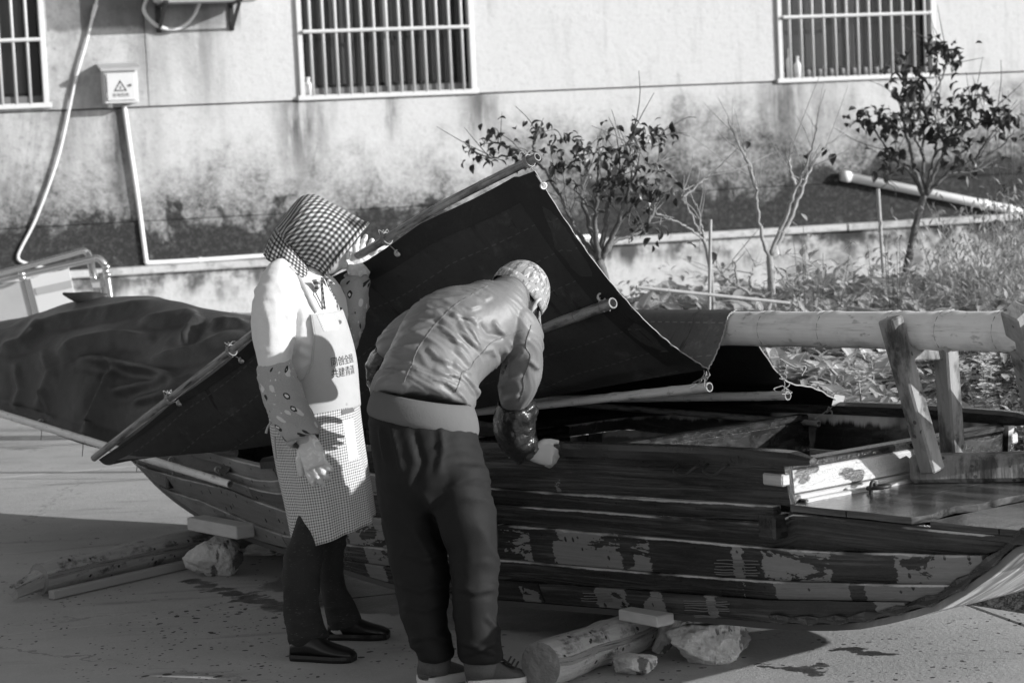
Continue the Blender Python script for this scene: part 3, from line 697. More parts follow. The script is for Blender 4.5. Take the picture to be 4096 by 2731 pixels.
# cross bulkheads
def xboard(u, z0, z1, th, m, name='bulkhead', cap=None, bev=.004):
    w_ = hw(u, (z0 + z1) / 2) - .024
    if m is M_board:
        v1 = .10; o = obj(name, box(B(u, (v1 - w_) / 2, (z0 + z1) / 2), BV * (w_ + v1) / 2, BA * th / 2, np.array([0, 0, (z1 - z0) / 2]), bev), m, boat); obj(name, box(B(u, (v1 + .003 + w_) / 2, (z0 + z1) / 2), BV * (w_ - v1 - .003) / 2, BA * th / 2, np.array([0, 0, (z1 - z0) / 2]), bev), M_wet, boat)
    else: o = obj(name, box(B(u, 0, (z0 + z1) / 2), BV * w_, BA * th / 2, np.array([0, 0, (z1 - z0) / 2]), bev), m, boat)
    if cap: obj('coaming', box(B(u - .01, 0, z1 + .014), BV * (w_ - .003), BA * cap / 2, np.array([0, 0, .0125]), .006), M_wet, boat)
    return o
xboard(0.0, .60, .672, .024, M_board, 'bulkhead_board', .06); xboard(.004, ZD + .012, .597, .028, M_board, 'bulkhead_board'); xboard(0., .24, ZD, .02, M_wet)
obj('deck_batten', box(B(.032, -.19, ZD + .022), BV * .28, BA * .012, np.array([0, 0, .010]), .003), M_board, boat)
xboard(-.93, .24, .64, .022, M_wet, 'bulkhead', .05); xboard(-2.3, .2, .50, .022, M_wet, 'bulkhead', .05); xboard(-3.6, .3, .58, .022, M_wet)
# inner floor boards and a low thwart shelf
for k in range(6):
    v0, v1 = -.42 + k * .14, -.42 + (k + 1) * .14 - .006
    obj('floor_board', box(B(-1.62, (v0 + v1) / 2, .235), BA * .66, BV * (v1 - v0) / 2, np.array([0, 0, .01]), .003), M_wet, boat)
# foredeck boards
def deckboard(u0, u1, z, th, rag=0., m=M_deck):
    us = np.linspace(u0, u1, 6); vs = np.linspace(-1, 1, 15); P = np.zeros((6, 15, 3))
    for i, u in enumerate(us):
        for j, q in enumerate(vs):
            uu = u + (rag * noise.noise(Vector((q * 4., 3., 0))) if i == 5 else 0); P[i, j] = B(uu, q * (hw(u, ZD) + .008), z + .003 * noise.noise(Vector((u * 5, q * 2, 1))))
    G_ = grid(P); V, F, UV = G_; return obj('deck_board', solid((V, [f[::-1] for f in F], UV), th), m, boat)
deckboard(.03, .235, ZD + .022, .020); deckboard(.239, .47, ZD + .022, .020, .035); deckboard(.535, .76, ZD + .016, .018); deckboard(.764, .99, ZD + .016, .018)
for sd_ in (-1, 1):
    us = (.02, .985); obj('deck_clamp', bar(B(.02, sd_ * (hw(.02, ZD) - .004), ZD - .012), B(.985, sd_ * (hw(.985, ZD) - .004), ZD - .012), .03, .022, bev=.003), M_wet, boat)
    obj('beam_end', box(B(-.025, sd_ * (hw(-.02, .5) + .016), .508), BA * .036, BV * .045, np.array([0, 0, .036]), .008), M_wet, boat)
    obj('end_block', box(B(-.012, sd_ * (float(hw(-.02, .66)) + .004), .650), BA * .042, BV * .018, np.array([0, 0, .018]), .005), M_board, boat)
obj('bow_plate', box(B(.975, 0, .55), BV * .43, BA * .012, np.array([0, 0, .02]), .003), M_wet, boat)
# iron ring on deck
c = atz(3515, 1952, ZD + .034)
tr = [c + .033 * (math.cos(t) * BV + math.sin(t) * BA) + np.array([0, 0, .004 + .004 * math.sin(t)]) for t in np.linspace(0, 2 * math.pi, 22)]
rg = obj('deck_ring', tube(tr, .0065, 7), M_iron, boat, True)
obj('staple', tube([c + BV * -.036 + np.array([0, 0, -.02]), c - BV * .034 + np.array([0, 0, .016]), c - BV * .022 + np.array([0, 0, .022]), c - BV * .012 + np.array([0, 0, .004])], .006, 7, n=12), M_iron, boat, True)
# coir repair patches stitched into the hull (tufts of caulking twine)
for px0, px1, rows in ((2865, 2480 + 555, (2238, 2252, 2264, 2276, 2288, 2296)), (2325, 2440, (2372, 2382, 2392, 2402)), (2735, 2910, (2402, 2412, 2420, 2430, 2440)), (2780, 2870, (2460, 2466))):
    T_ = []
    for rpx in rows:
        pts = []
        for x in np.linspace(px0 + random.uniform(-8, 12), px1 + random.uniform(-14, 10), 6):
            v = -.55
            for _ in range(6): q = onv(x, rpx + random.uniform(-2, 2) + (x - px0) * .02, v); v = -(float(hw(q[0], q[2])) + .011)
            pts.append(B(*q))
        T_.append(tube(pts, .0017, 5, n=14))
    o = obj('caulking_twine', join(*T_), M_caulk, boat); o['kind'] = 'stuff'
# ------------------------------------------------------------------ props under the boat
def log(p, q, r0, r1, name, label, seg=18):
    p, q = np.array(p), np.array(q); th = thing(name, label, 'log', tuple(p)); n = 16
    V, F, UV = tube(p + np.linspace(0, 1, n)[:, None] * (q - p), np.linspace(r0, r1, n) * np.array([1 + .05 * math.sin(i * 1.3) for i in range(n)]), seg, cap=False)
    V = V + rnd(V, 9., .012, 3, 5)[:, None] * nrm([.3, -.5, .8]); obj('bark', (V, F, UV), M_log, th, True)
    for e, sg, ri in ((p, -1, 0), (q, 1, n - 1)):
        Rg = V[ri * seg:(ri + 1) * seg]; c = Rg.mean(0); d = nrm(q - p) * sg
        VV = np.concatenate([Rg, c + (Rg - c) * .55 + d * .006, [c + d * .004]]); FF = [(j, (j + 1) % seg, seg + (j + 1) % seg, seg + j) for j in range(seg)] + [(seg + j, seg + (j + 1) % seg, 2 * seg) for j in range(seg)]
        if sg < 0: FF = [f[::-1] for f in FF]
        obj('cut_end', (VV, FF), M_logend, th)
    return th
lr = .068
a = atz(2165, 2748, 0) + np.array([0, 0, lr]); b_ = a + nrm([.60, .80, 0]) * 1.05
log(a, b_, lr + .006, lr - .004, 'log', 'thick barked log under the bow end of the boat, beside the white stones')
a = atz(150, 2395, 0) + np.array([0, .05, .072]); b_ = a + nrm([.64, .77, 0]) * 1.75
lg = log(a, b_, .06, .07, 'log', 'flaking split log under the stern end of the boat, far left')
obj('splinter', tube([a - nrm(b_ - a) * .13 + np.array([0, 0, -.03]), a + np.array([0, 0, -.005]), a + nrm(b_ - a) * .2], [.028, .04, .045], 9, jitter=.3), M_log, lg)
obj('splinter', bar(a + np.array([.06, -.085, -.052]), a + np.array([.06, -.085, -.052]) + nrm(b_ - a) * .82, .035, .034, bev=.004), M_log, lg)
def slab(p, q, w_, h, label, m=M_fresh):
    t = obj('timber_block', bar(p, q, w_, h, bev=.004), m); tag(t, label, 'timber block', 'timber blocks between boat and logs'); return t
P0 = np.array([at(2600, 2464, 7.33)]).ravel()
slab(P0 - BA * .10 - BV * .01, P0 + BA * .085 - BV * .01, .075, .036, 'pale sawn timber block on the thick log, wedged under the bow planks')
q0 = atz(2700, 2530, .03); slab(q0, atz(3080, 2490, .03), .09, .03, 'pale plank lying behind the big white stone under the boat')
P1 = at(890, 2108, 9.15); slab(P1 - BA * .20, P1 + BA * .17, .085, .052, 'pale sawn timber block on the flaking log at the stern')
def rock(c, rx, ry, rz, seed, label, sub=4, rough=.22):
    bm = bmesh.new(); bmesh.ops.create_icosphere(bm, subdivisions=5, radius=1); o = Vector((seed * 3.7, seed * 1.3, seed)); rs_ = random.Random(seed); PL_ = [(Vector((rs_.gauss(0, 1), rs_.gauss(0, 1), rs_.gauss(0, 1))).normalized(), rs_.uniform(.70, .98)) for _ in range(18)]
    for v in bm.verts:
        n = v.co.normalized(); pl = max(0, noise.voronoi(n * 1.5 + o)[0][0] - .1)
        d = min([1.12] + [pd / max(n.dot(pn), .05) for pn, pd in PL_]) + noise.fractal(n * 1.3 + o, 1, 2, 3) * rough * .35 + noise.fractal(n * 5 + o, 1, 2, 3) * .06 + noise.fractal(n * 14 + o, .8, 2.2, 4) * .03 - pl * .15
        v.co = Vector((n.x * rx * d, n.y * ry * d, max(n.z * rz * d, -rz * .72)))
    me = bpy.data.meshes.new('rock'); bm.to_mesh(me); bm.free(); smooth_all(me)
    zmin = getv(me)[:, 2].min(); V = getv(me); V[:, 2] -= zmin; setv(me, V)
    o = bpy.data.objects.new('stone', me); COL.objects.link(o); me.materials.append(M_rock); o.location = (c[0], c[1], 0.0)
    tag(o, label, 'stone', 'stones around the props'); return o
rock(atz(2840, 2640, 0), .145, .10, .085, 3, 'largest pale pitted stone, wet-stained, in front of the bow prop')
rock(atz(2545, 2690, 0), .082, .06, .040, 8, 'small flat pale stone in front of the thick log')
s_ = rock(atz(2665, 2610, 0) + np.array([0, 0, 0]), .045, .05, .10, 12, 'upright leaning wedge of stone between log and largest stone'); s_.rotation_euler = (0, R(28), .3); s_.location.x -= .03
rock(atz(850, 2300, 0), .115, .08, .098, 21, 'rough grey stone beside the flaking log under the stern')
rock(atz(1060, 2262, 0) + np.array([0, .25, 0]), .12, .06, .032, 33, 'flat dark stone in the shadow under the stern')
# ------------------------------------------------------------------ bamboo
M_node = simple('bamboo_node', .20, .6, .5, 90.)
def bamboo(p, q, r0, r1, nodes, sag=0., seg=14, open_end=True, path=None):
    p, q = np.array(p, float), np.array(q, float); ts = sorted(set([0, 1] + [t for n in nodes for t in (n - .012, n - .005, n - .003, n, n + .003, n + .005, n + .012) if 0 < t < 1] + list(np.linspace(0, 1, 14))))
    P = [path(t) for t in ts] if path else [p + (q - p) * t + np.array([0, 0, -sag * 4 * t * (1 - t)]) for t in ts]
    r = []
    for t in ts:
        d = min([abs(t - n) for n in nodes] + [9]); rr = (r0 + (r1 - r0) * t)
        r.append(rr * (1.07 if d < .0006 else .955 if d < .0035 else 1.035 if d < .006 else .985))
    V, F, UV = tube(P, r, seg, cap=False)
    n0 = len(V); d = nrm(q - p)
    return V, F, UV
def bamboo_thing(name, label, p, q, r0, r1, nodes, m=M_bamboo2, sag=0., group=None, hollow=.74, path=None):
    t = thing(name, label, 'bamboo pole', tuple(np.array(p, float)), group); obj('culm', bamboo(p, q, r0, r1, nodes, sag, path=path), m, t, True)
    p, q = np.array(p, float), np.array(q, float); d = nrm(q - p)
    for n_ in nodes:
        if not .005 < n_ < .995: continue
        c, c2 = (path(n_), path(n_ + .002)) if path else (p + (q - p) * n_ + np.array([0, 0, -sag * 4 * n_ * (1 - n_)]), p + (q - p) * (n_ + .002) + np.array([0, 0, -sag * 4 * n_ * (1 - n_)])); dd = nrm(c2 - c); rr = r0 + (r1 - r0) * n_; a_ = nrm(np.cross(dd, [0, 0, 1.])); b__ = np.cross(a_, dd); th_ = .05 * rr
        V, F, UV = tube([c - dd * th_ * 1.6, c - dd * th_ * .8, c, c + dd * th_ * .8, c + dd * th_ * 1.6], [rr * .95, rr * 1.02, rr * 1.075, rr * 1.02, rr * .95], 16); o_ = obj('node_ring', (V, F, UV), M_node, t, True)
    for e, s, r in ((p, -1, r0), (q, 1, r1)):
        sd_ = nrm(np.cross(d, [0, 0, 1.])); up = np.cross(sd_, d); seg = 14; r *= .985
        an = [2 * math.pi * j / seg for j in range(seg)]
        rims = [[e + rr * (math.cos(x) * sd_ + math.sin(x) * up) + d * s * dz for x in an] for rr, dz in ((r, 0.), (r * hollow, .001), (r * hollow, -.04))]
        V = sum(rims, []); F = [(k * seg + j, k * seg + (j + 1) % seg, (k + 1) * seg + (j + 1) % seg, (k + 1) * seg + j) for k in range(2) for j in range(seg)]
        if s < 0: F = [f[::-1] for f in F]
        F = [f[::-1] for f in F]
        obj('cut_end', (V, F), M_logend, t); cap = [tuple(range(2 * seg, 3 * seg))[::1]]
        obj('hollow', (rims[2], [tuple(range(seg)) if s > 0 else tuple(range(seg))[::-1]]), M_hole, t)
    return t
RA, RB = B(-4.45, 0, .93), B(.95, 0, 1.075)
_t = lambda px: None
def ridge_t(px):          # position along the ridge pole seen at this column
    lo, hi = 0., 1.
    for _ in range(40):
        m_ = (lo + hi) / 2
        if proj(RA + (RB - RA) * m_)[0] < px: lo = m_
        else: hi = m_
    return lo
nodes = [ridge_t(x) for x in (2640, 2860, 3080, 3318, 3590, 3790, 4020)] + [ridge_t(2640) - .085 * k for k in range(1, 9)]
bamboo_thing('ridge_pole', 'thick bamboo ridge pole resting in the trestle above the boat', RA, RB, .046, .063, [n for n in nodes if 0 < n < .99], M_bamboo)
# ------------------------------------------------------------------ trestle that carries the ridge pole
tre = thing('trestle', 'weathered wooden trestle standing on the foredeck and holding the bamboo ridge pole', 'trestle', tuple(atz(3800, 1930, ZD + .025)))
fa, fb = atz(3640, 1935, ZD + .024), atz(4290, 1925, ZD + .024)
fh = .085; fd = nrm(fb - fa); back = np.array([-fd[1], fd[0], 0]);
fm = np.array([0, 0, fh / 2]) + back * .045
obj('foot_beam', bar(fa + fm, fb + fm, .09, fh, bev=.014), M_weather, tre)
def leg(ptop, pbot, w_=.058, h=.06, name='leg'):
    return obj(name, bar(pbot, ptop, h, w_, up=BV, bev=.006), M_weather, tre)
def rp(px): return RA + (RB - RA) * ridge_t(px)
pa = rp(3580); pb_ = rp(3795)
lb = fa + (fb - fa) * .145 + np.array([0, 0, fh - .045]) - back * .012; la = at(3560, 1272, pa[1] - .115)
leg(la, lb + np.array([0, 0, 0]))
fb2 = at(3815, 1850, lb[1] + .13); fa2 = at(3772, 1238, pb_[1] + .13); leg(fa2, fb2 + np.array([0, 0, -.02]))
m0 = lb + (la - lb) * .78; m1 = fb2 + (fa2 - fb2) * .73
obj('cross_brace', bar(m0, m1, .028, .052, bev=.004), M_weather, tre)
pc = rp(4050); lc = at(4062, 1240, pc[1] - .12); ld = at(4205, 1860, lb[1] + .02); leg(lc, ld, .065, .07)
pd = rp(4190); leg(at(4230, 1210, pd[1] + .14), at(4260, 1850, lb[1] + .16))
# ------------------------------------------------------------------ tarpaulins
def m_tarp(base, glossy, streak):
    def f(g):
        u, v, _ = g.coords('UV')
        wv = ((u * 1100.).sin() * (v * 1100.).sin()); gx, gy, gz = g.coords(); n = g.noise(g.vec(gx, gy, gz), 3., 5., .65); n2 = g.noise(g.vec(gx, gy, gz), 40., 5., .65)
        st = g.noise(g.vec(u * 26., v * 3.2), 1., 6., .65); st2 = g.noise(g.vec(u * 2., v * 2.), 1., 3.); rub = g.noise(g.vec(u * 30., v * 90.), 1., 3., .7)
        b = base * (.8 + (n - .5) * .9 + (n2 - .5) * .5)
        if streak:
            dark = st.ss(.57, .64) * st2.ss(.44, .56); b = b * (1. - dark * .6) * (1. - rub.ss(.60, .70) * .35) * (1. + wv * .18)
            ln = ((v / .115).mod(1.) - .5).abs().lt(.018) * ((u * 160.).sin()).gt(-.2); b = b + ln * base * .75
        dust = g.noise(g.vec(gx, gy, gz), 7., 6., .7).ss(.56, .78)
        return dict(base=(b + dust * base * 1.1).max(.004), rough=glossy + (n2 - .5) * .2, spec=.3, bump=wv * .0004 * (1. if streak else .6) + n2 * (.0012 if streak else .002) + n * .003)
    return f
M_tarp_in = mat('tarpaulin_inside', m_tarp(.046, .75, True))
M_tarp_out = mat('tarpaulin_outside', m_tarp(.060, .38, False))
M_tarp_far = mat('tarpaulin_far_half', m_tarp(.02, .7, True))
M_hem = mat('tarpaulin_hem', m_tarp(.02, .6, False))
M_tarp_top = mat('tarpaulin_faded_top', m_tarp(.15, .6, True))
M_cord = simple('grey_edge_cord', .34, .9, .4, 300.)
EP0, EP1 = at(375, 1832, 9.3), at(2150, 628, 7.6)
_pp = catmull(np.array([at(*q) for q in ((375, 1832, 9.3), (800, 1500, 8.90), (1060, 1296, 8.63), (1310, 1096, 8.30), (1470, 1002, 8.085), (1760, 826, 7.87), (2150, 628, 7.6))]), 201)
_pl = np.concatenate([[0], np.cumsum(np.linalg.norm(np.diff(_pp, axis=0), axis=1))]); _pl /= _pl[-1]
def pole(t): return np.array([np.interp(t, _pl, _pp[:, k]) for k in range(3)])
def lerp(a, b, t): return np.asarray(a) + (np.asarray(b) - np.asarray(a)) * t
VAL = catmull(np.array([at(470, 1840, 9.18), at(1000, 1792, 8.95), at(1700, 1668, 8.55), at(2300, 1568, 8.05), at(2832, 1478, 7.64)]), 61)
NT = 60
E_ = np.array([pole(.012 + .982 * i / NT) + np.array([0, 0, -.020 - .012 * abs(math.sin(i / NT * 5 * math.pi)) - (.0 if i < NT - 1 else .02)]) for i in range(NT + 1)])
RG = np.array([B(-2.6 + (1.915) * i / NT, -.012, RA[2] + (RB[2] - RA[2]) * ((-2.6 + 1.915 * i / NT) + 4.45) / 5.4 + .056) for i in range(NT + 1)])
MF = 44; FL = np.zeros((NT + 1, MF, 3))
for i in range(NT + 1):
    t = i / NT; e, v = E_[i], VAL[i]; mids = []
    for q in (.28, .55, .8):
        mids.append(lerp(e, v, q) + np.array([0, 0, -.085 * (.25 + .75 * t) * 4 * q * (1 - q)]))
    FL[i] = catmull(np.array([e] + mids + [v]), MF)
uvF = np.zeros((NT + 1, MF, 2)); L_ = np.linalg.norm(EP1 - EP0)
for i in range(NT + 1):
    d = np.concatenate([[0], np.cumsum(np.linalg.norm(np.diff(FL[i], axis=0), axis=1))]); uvF[i, :, 0] = i / NT * L_; uvF[i, :, 1] = d
tarp = thing('tarpaulin', 'dark tarpaulin with its near flap lifted on a bamboo pole by the woman', 'tarpaulin', tuple(RG[-1]))
nz = np.array([noise.fractal(Vector((p[0] * 2.2, p[1] * 2.2, p[2] * 3.)), 1, 2, 4) for p in FL.reshape(-1, 3)]).reshape(NT + 1, MF)
wgt = np.clip(np.arange(MF) / 6, 0, 1)[None, :]
FLd = FL.copy(); FLd[..., 1] += .022 * nz * wgt
# slack folds fanning from the hand that lifts it
flap_me = mesh(*grid(FLd, uvF), smooth=True, name='flap')
fold(flap_me, [([(1570, 1060), (1700, 1250), (1900, 1480)], 60, .012), ([(1620, 1010), (1900, 1180), (2400, 1400)], 70, .010), ([(900, 1480), (1150, 1600), (1500, 1680)], 50, .010), ([(2150, 720), (2250, 980), (2420, 1250), (2700, 1440)], 60, .010), ([(1250, 1270), (1500, 1450), (1900, 1580)], 50, .008), ([(2100, 1640 - 60), (2400, 1500), (2750, 1440)], 40, .010)], False)
FLd = getv(flap_me).reshape(NT + 1, MF, 3)
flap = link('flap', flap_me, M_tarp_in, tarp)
def offs(P, d):           # towards the camera side
    return P + nrm(CC - P.reshape(-1, 3).mean(0)) * d
# doubled hems along the lifted edge and the bow-end edge
obj('hem', grid(offs(FLd[:, 0:4] + (FLd[:, 3:4] - FLd[:, 0:1]) * 0, .003), uvF[:, 0:4]), M_hem, tarp, True)
hemR = np.stack([lerp(FLd[NT - k] if False else FLd[-1], FLd[-2], .0 + k * 1.0) for k in np.linspace(0, 2.4, 4)], 0)
hemR = np.stack([lerp(FLd[-1], FLd[-4], k) for k in np.linspace(0, .95, 4)], 0)
obj('hem', grid(offs(hemR, .0045), None), M_hem, tarp, True)
# from the valley over the pole: the outside of the cloth
OUT = np.zeros((NT + 1, 12, 3))
for i in range(NT + 1):
    pc_ = RG[i] + BV * .012 + np.array([0, 0, -.056]); OUT[i] = catmull(np.array([FLd[i, -1], lerp(FLd[i, -1], pc_ - BV * .070, .5) + np.array([0, 0, -.012]), pc_ - BV * .070 + np.array([0, 0, -.004]), pc_ - BV * .050 + np.array([0, 0, .044]), RG[i] + np.array([0, 0, .008])]), 12)
ou = np.zeros((NT + 1, 12, 2)); ou[..., 0] = (np.arange(NT + 1) / NT * 2)[:, None]; ou[..., 1] = np.concatenate([[0], np.cumsum(np.linalg.norm(np.diff(OUT[-1], axis=0), axis=1))])[None]
om = mesh(*grid(OUT, ou), smooth=True, name='fold_over_pole')
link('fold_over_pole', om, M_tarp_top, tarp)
# far half, draped over its battens down to the far rail
NF = 40; FAR = np.zeros((NF + 1, 20, 3)); sect = [(0, .0), (.10, -.035), (.22, -.13), (.35, -.27), (.50, -.315), (.64, -.335)]
for i in range(NF + 1):
    k = i / NF; u = -3.3 + 2.6 * k; rz = RA[2] + (RB[2] - RA[2]) * (u + 4.45) / 5.4 + .056
    pts = [B(u - .11 * min(1, v / .22), v - .012, (rz + z) if v < .6 else min(rz + z, float(f_s0(u)) + .006)) for v, z in sect] + [B(u - .11, float(f_wt(u)) + .045, float(f_s0(u)) - .05)]; FAR[i] = catmull(np.array(pts), 20)
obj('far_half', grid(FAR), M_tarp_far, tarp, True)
for P_, m_, r_ in ((FLd[-1], M_cord, .0026), (OUT[-1], M_cord, .0026), (FAR[-1], M_cord, .0026)):
    Q = catmull(P_, 120); Q = Q + np.array([[.0012 * math.sin(i * .7), 0, .0012 * math.cos(i * .9)] for i in range(120)]); obj('edge_cord', tube(Q, [r_ * (1 + .08 * math.sin(i * 2.1)) for i in range(120)], 5), m_, tarp)
def torus(c, n, R_, r_, m, parent, name='eyelet'):
    n = nrm(n); a = nrm(np.cross(n, [0, 0, 1.])); b = np.cross(n, a); ts = np.linspace(0, 2 * math.pi, 21)
    return obj(name, tube([np.asarray(c) + R_ * (math.cos(t) * a + math.sin(t) * b) for t in ts], r_, 6, cap=False), m, parent, True)
ft = bvh(flap_me if False else mesh(*grid(FLd, uvF)))
tie_lines = []
for px, py, tp in ((1590, 1012, (1545, 962)), (2135, 682, (2115, 645)), (938, 1420, (925, 1395)), (691, 1592, (680, 1578))):
    p = onsurf(ft, px, py, .006)
    if p is None: _k = FLd[:, 2:].reshape(-1, 3); p = _k[((proj(_k) - [px, py]) ** 2).sum(1).argmin()]; p = p + nrm(CC - p) * .006
    n_ = nrm(CC - p); torus(p, n_ + np.array([.5, 0, 0]), .0105, .0036, M_steel, tarp)
    obj('eyelet_hole', tube([p - n_ * .0015, p + n_ * .0006], .010, 12), M_bar, tarp)
    tq = np.linalg.norm(at(tp[0], tp[1], 8) - at(375, 1832, 8)) / np.linalg.norm(at(2150, 628, 8) - at(375, 1832, 8))
    # loop of twine round the pole
    lo, hi = 0, 1
    for _ in range(30):
        mm = (lo + hi) / 2
        if proj(pole(mm))[0] < tp[0]: lo = mm
        else: hi = mm
    c = pole(lo); d_ = nrm(EP1 - EP0); a_ = nrm(np.cross(d_, [0, 0, 1.])); b_ = np.cross(a_, d_)
    for q in range(3): tie_lines.append(tube([c + d_ * .006 * (q - 1) + .0215 * (math.cos(x) * a_ + math.sin(x) * b_) for x in np.linspace(0, 2 * math.pi, 13)], .0022, 4))
    tie_lines.append(tube([c - b_ * .02, (c + p) / 2 + np.array([0, -.006, -.004]), p + n_ * .006], .0022, 5, n=8))
    for e in range(3): tie_lines.append(tube([c + b_ * .02, c + b_ * .035 + a_ * .02 * (e - 1), c + b_ * random.uniform(.0, .03) + a_ * .035 * (e - 1) + d_ * random.uniform(-.03, .03)], .0013, 4, n=7))
for px, py in ((2407, 1188),):
    p = onsurf(ft, px, py, .005)
    if p is None: _k = FLd.reshape(-1, 3); p = _k[((proj(_k) - [px, py]) ** 2).sum(1).argmin()]; p = p + nrm(CC - p) * .005
    torus(p, nrm(CC - p), .013, .0045, M_steel, tarp); e = at(2425, 1232, 7.62)
    for dx in (-.006, .012): tie_lines.append(tube([p + np.array([dx, 0, 0]), p + np.array([dx * 2, -.01, -.03]), e + np.array([dx, 0, -.01])], .0022, 5, n=8))
bamboo_thing('lifting_pole', 'mottled bamboo pole along the lifted tarpaulin edge, held by the woman', pole(0), pole(1), .0145, .0150, [.045, .13, .205, .29, .375, .46, .555, .66, .745, .83, .915], path=pole)
def batten(px0, px1, v0, v1, r, label, nodes, cord=None):
    q0 = onv(px0[0], px0[1], v0); q1 = onv(px1[0], px1[1], v1)
    bamboo_thing('batten', label, B(*q1), B(*q0), r * .9, r, nodes, M_bamboo if r > .015 else M_bamboo2, group='bamboo battens under the tarpaulin')
    return B(*q0)
b2a, b2b = at(2452, 1212, 7.60), at(2080, 1345, 7.98)
bamboo_thing('batten', 'bamboo batten running from behind the bending man up to an eyelet', b2b, b2a, .0175, .019, [.3, .62, .9], group='bamboo battens under the tarpaulin')
e3 = batten((2838, 1548), (1500, 1690), -.13, -.13, .0165, 'bamboo batten hanging by twine below the lowest corner of the flap', [.1, .3, .5, .66, .75, .83, .905, .965])
e4 = batten((3152, 1582), (2000, 1600), .33, .33, .0165, 'bamboo batten tied under the far tarpaulin half, hollow end below the ridge pole', [.2, .4, .55, .68, .8, .91])
e5 = batten((3275, 1694), (2100, 1600), .54, .50, .0125, 'lowest and thinnest bamboo batten, inside the boat by the far rail', [.25, .4, .54, .68, .82, .94])
for a, b_ in ((VAL[-1], e3 - BA * .02), (VAL[-1] - BA * .02, e3 - BA * .05), (FAR[-1, 9], e4 - BA * .02), (FAR[-1, 10], e4 - BA * .03), (FAR[-1, 15], e5 - BA * .02)):
    m_ = (np.asarray(a) + b_) / 2
    tie_lines.append(tube([a, m_ + np.array([.008, -.004, .01]), b_ + np.array([0, 0, .016])], .0017, 5, n=10))
    for k in range(2): q = m_ + np.array([0, -.004, 0]); tie_lines.append(tube([q, q + rng.normal(0, .016, 3), q + rng.normal(0, .024, 3) - np.array([0, 0, .015])], .0018, 4, n=8))
kn = FAR[-1, 9]
for k in range(4): tie_lines.append(tube([kn + np.array([0, -.01, .05 - k * .014]), kn + np.array([.018, -.016, .045 - k * .014]), kn + np.array([.012, -.01, .03 - k * .014]), kn + np.array([-.006, -.012, .035 - k * .014])], .0022, 5, n=10))
tie_lines.append(tube([kn + np.array([.0, -.01, .06]), kn + np.array([.05, -.02, .03]), kn + np.array([.085, -.02, .03]), kn + np.array([.07, -.02, .0])], .0035, 5, n=16))
obj('ties', join(*tie_lines), M_rope, tarp)['kind'] = 'stuff'
# white tape on the far edge
p_ = FAR[-1, 15]; obj('tape_patch', box(p_ + np.array([.0, -.008, .004]), np.array([.018, .0, -.004]), np.array([0, .002, 0]), np.array([.006, 0, .02])), M_pvc, tarp)
# -------- the second tarpaulin heaped over the stern
NC, NR = 150, 100
top = catmull(np.array([(-260, 1330, 11.3), (-120, 1310, 11.2), (0, 1284, 11.1), (130, 1262, 11.0), (280, 1212, 10.9), (400, 1190, 10.8), (560, 1186, 10.6), (700, 1200, 10.35), (810, 1228, 10.2), (1000, 1262, 9.9), (1250, 1290, 9.5)]), NC)
def hullY(px, py, o=.05):
    v = -.6
    for _ in range(8): q = onv(px, py, v); v = -(float(hw(q[0], q[2])) + o)
    return float(B(*q)[1])
hem = catmull(np.array([(-260, 1540, 11.1), (-120, 1598, 10.8), (0, 1648, 10.52), (120, 1700, 10.3), (230, 1740, 10.08), (330, 1776, min(9.9, hullY(330, 1776, .14))), (450, 1805, hullY(450, 1805, .12)), (580, 1828, hullY(580, 1828, .07)), (720, 1858, hullY(720, 1858, .05)), (885, 1892, hullY(885, 1892, .04)), (905, 1896, hullY(905, 1896, .04))]), NC)
ST = np.zeros((NC, NR, 3))
for i in range(NC):
    a, b_ = at(*top[i]), at(*hem[i]); d = b_ - a; outw = nrm(np.array([-BV[0], -BV[1], .9]))
    back = a + np.array([.35, .45, -.5])
    for j in range(NR):
        q = (j - 12) / (NR - 13.)
        if q < 0: ST[i, j] = lerp(a, back, -q * 5.0)
        else:
            prof = .10 * math.sin(math.pi * min(1, q * 1.15)) ** .8 if q < .87 else .10 * math.sin(math.pi * min(1, q * 1.15)) ** .8
            ST[i, j] = a + d * q + outw * (prof if np.isfinite(prof) else 0)
us = np.zeros((NC, NR, 2)); us[..., 0] = (np.arange(NC) / NC * 3.4)[:, None]; us[..., 1] = (np.arange(NR) / NR * 1.1)[None]
V0, F0, U0 = grid(ST, us); F0 = [f[::-1] for f in F0]
sm = mesh(V0, F0, U0, True, 'stern_tarpaulin'); V = getv(sm); N = getn(sm)
if (N @ np.array([0, -1, .3])).mean() < 0: sm.flip_normals(); N = -N
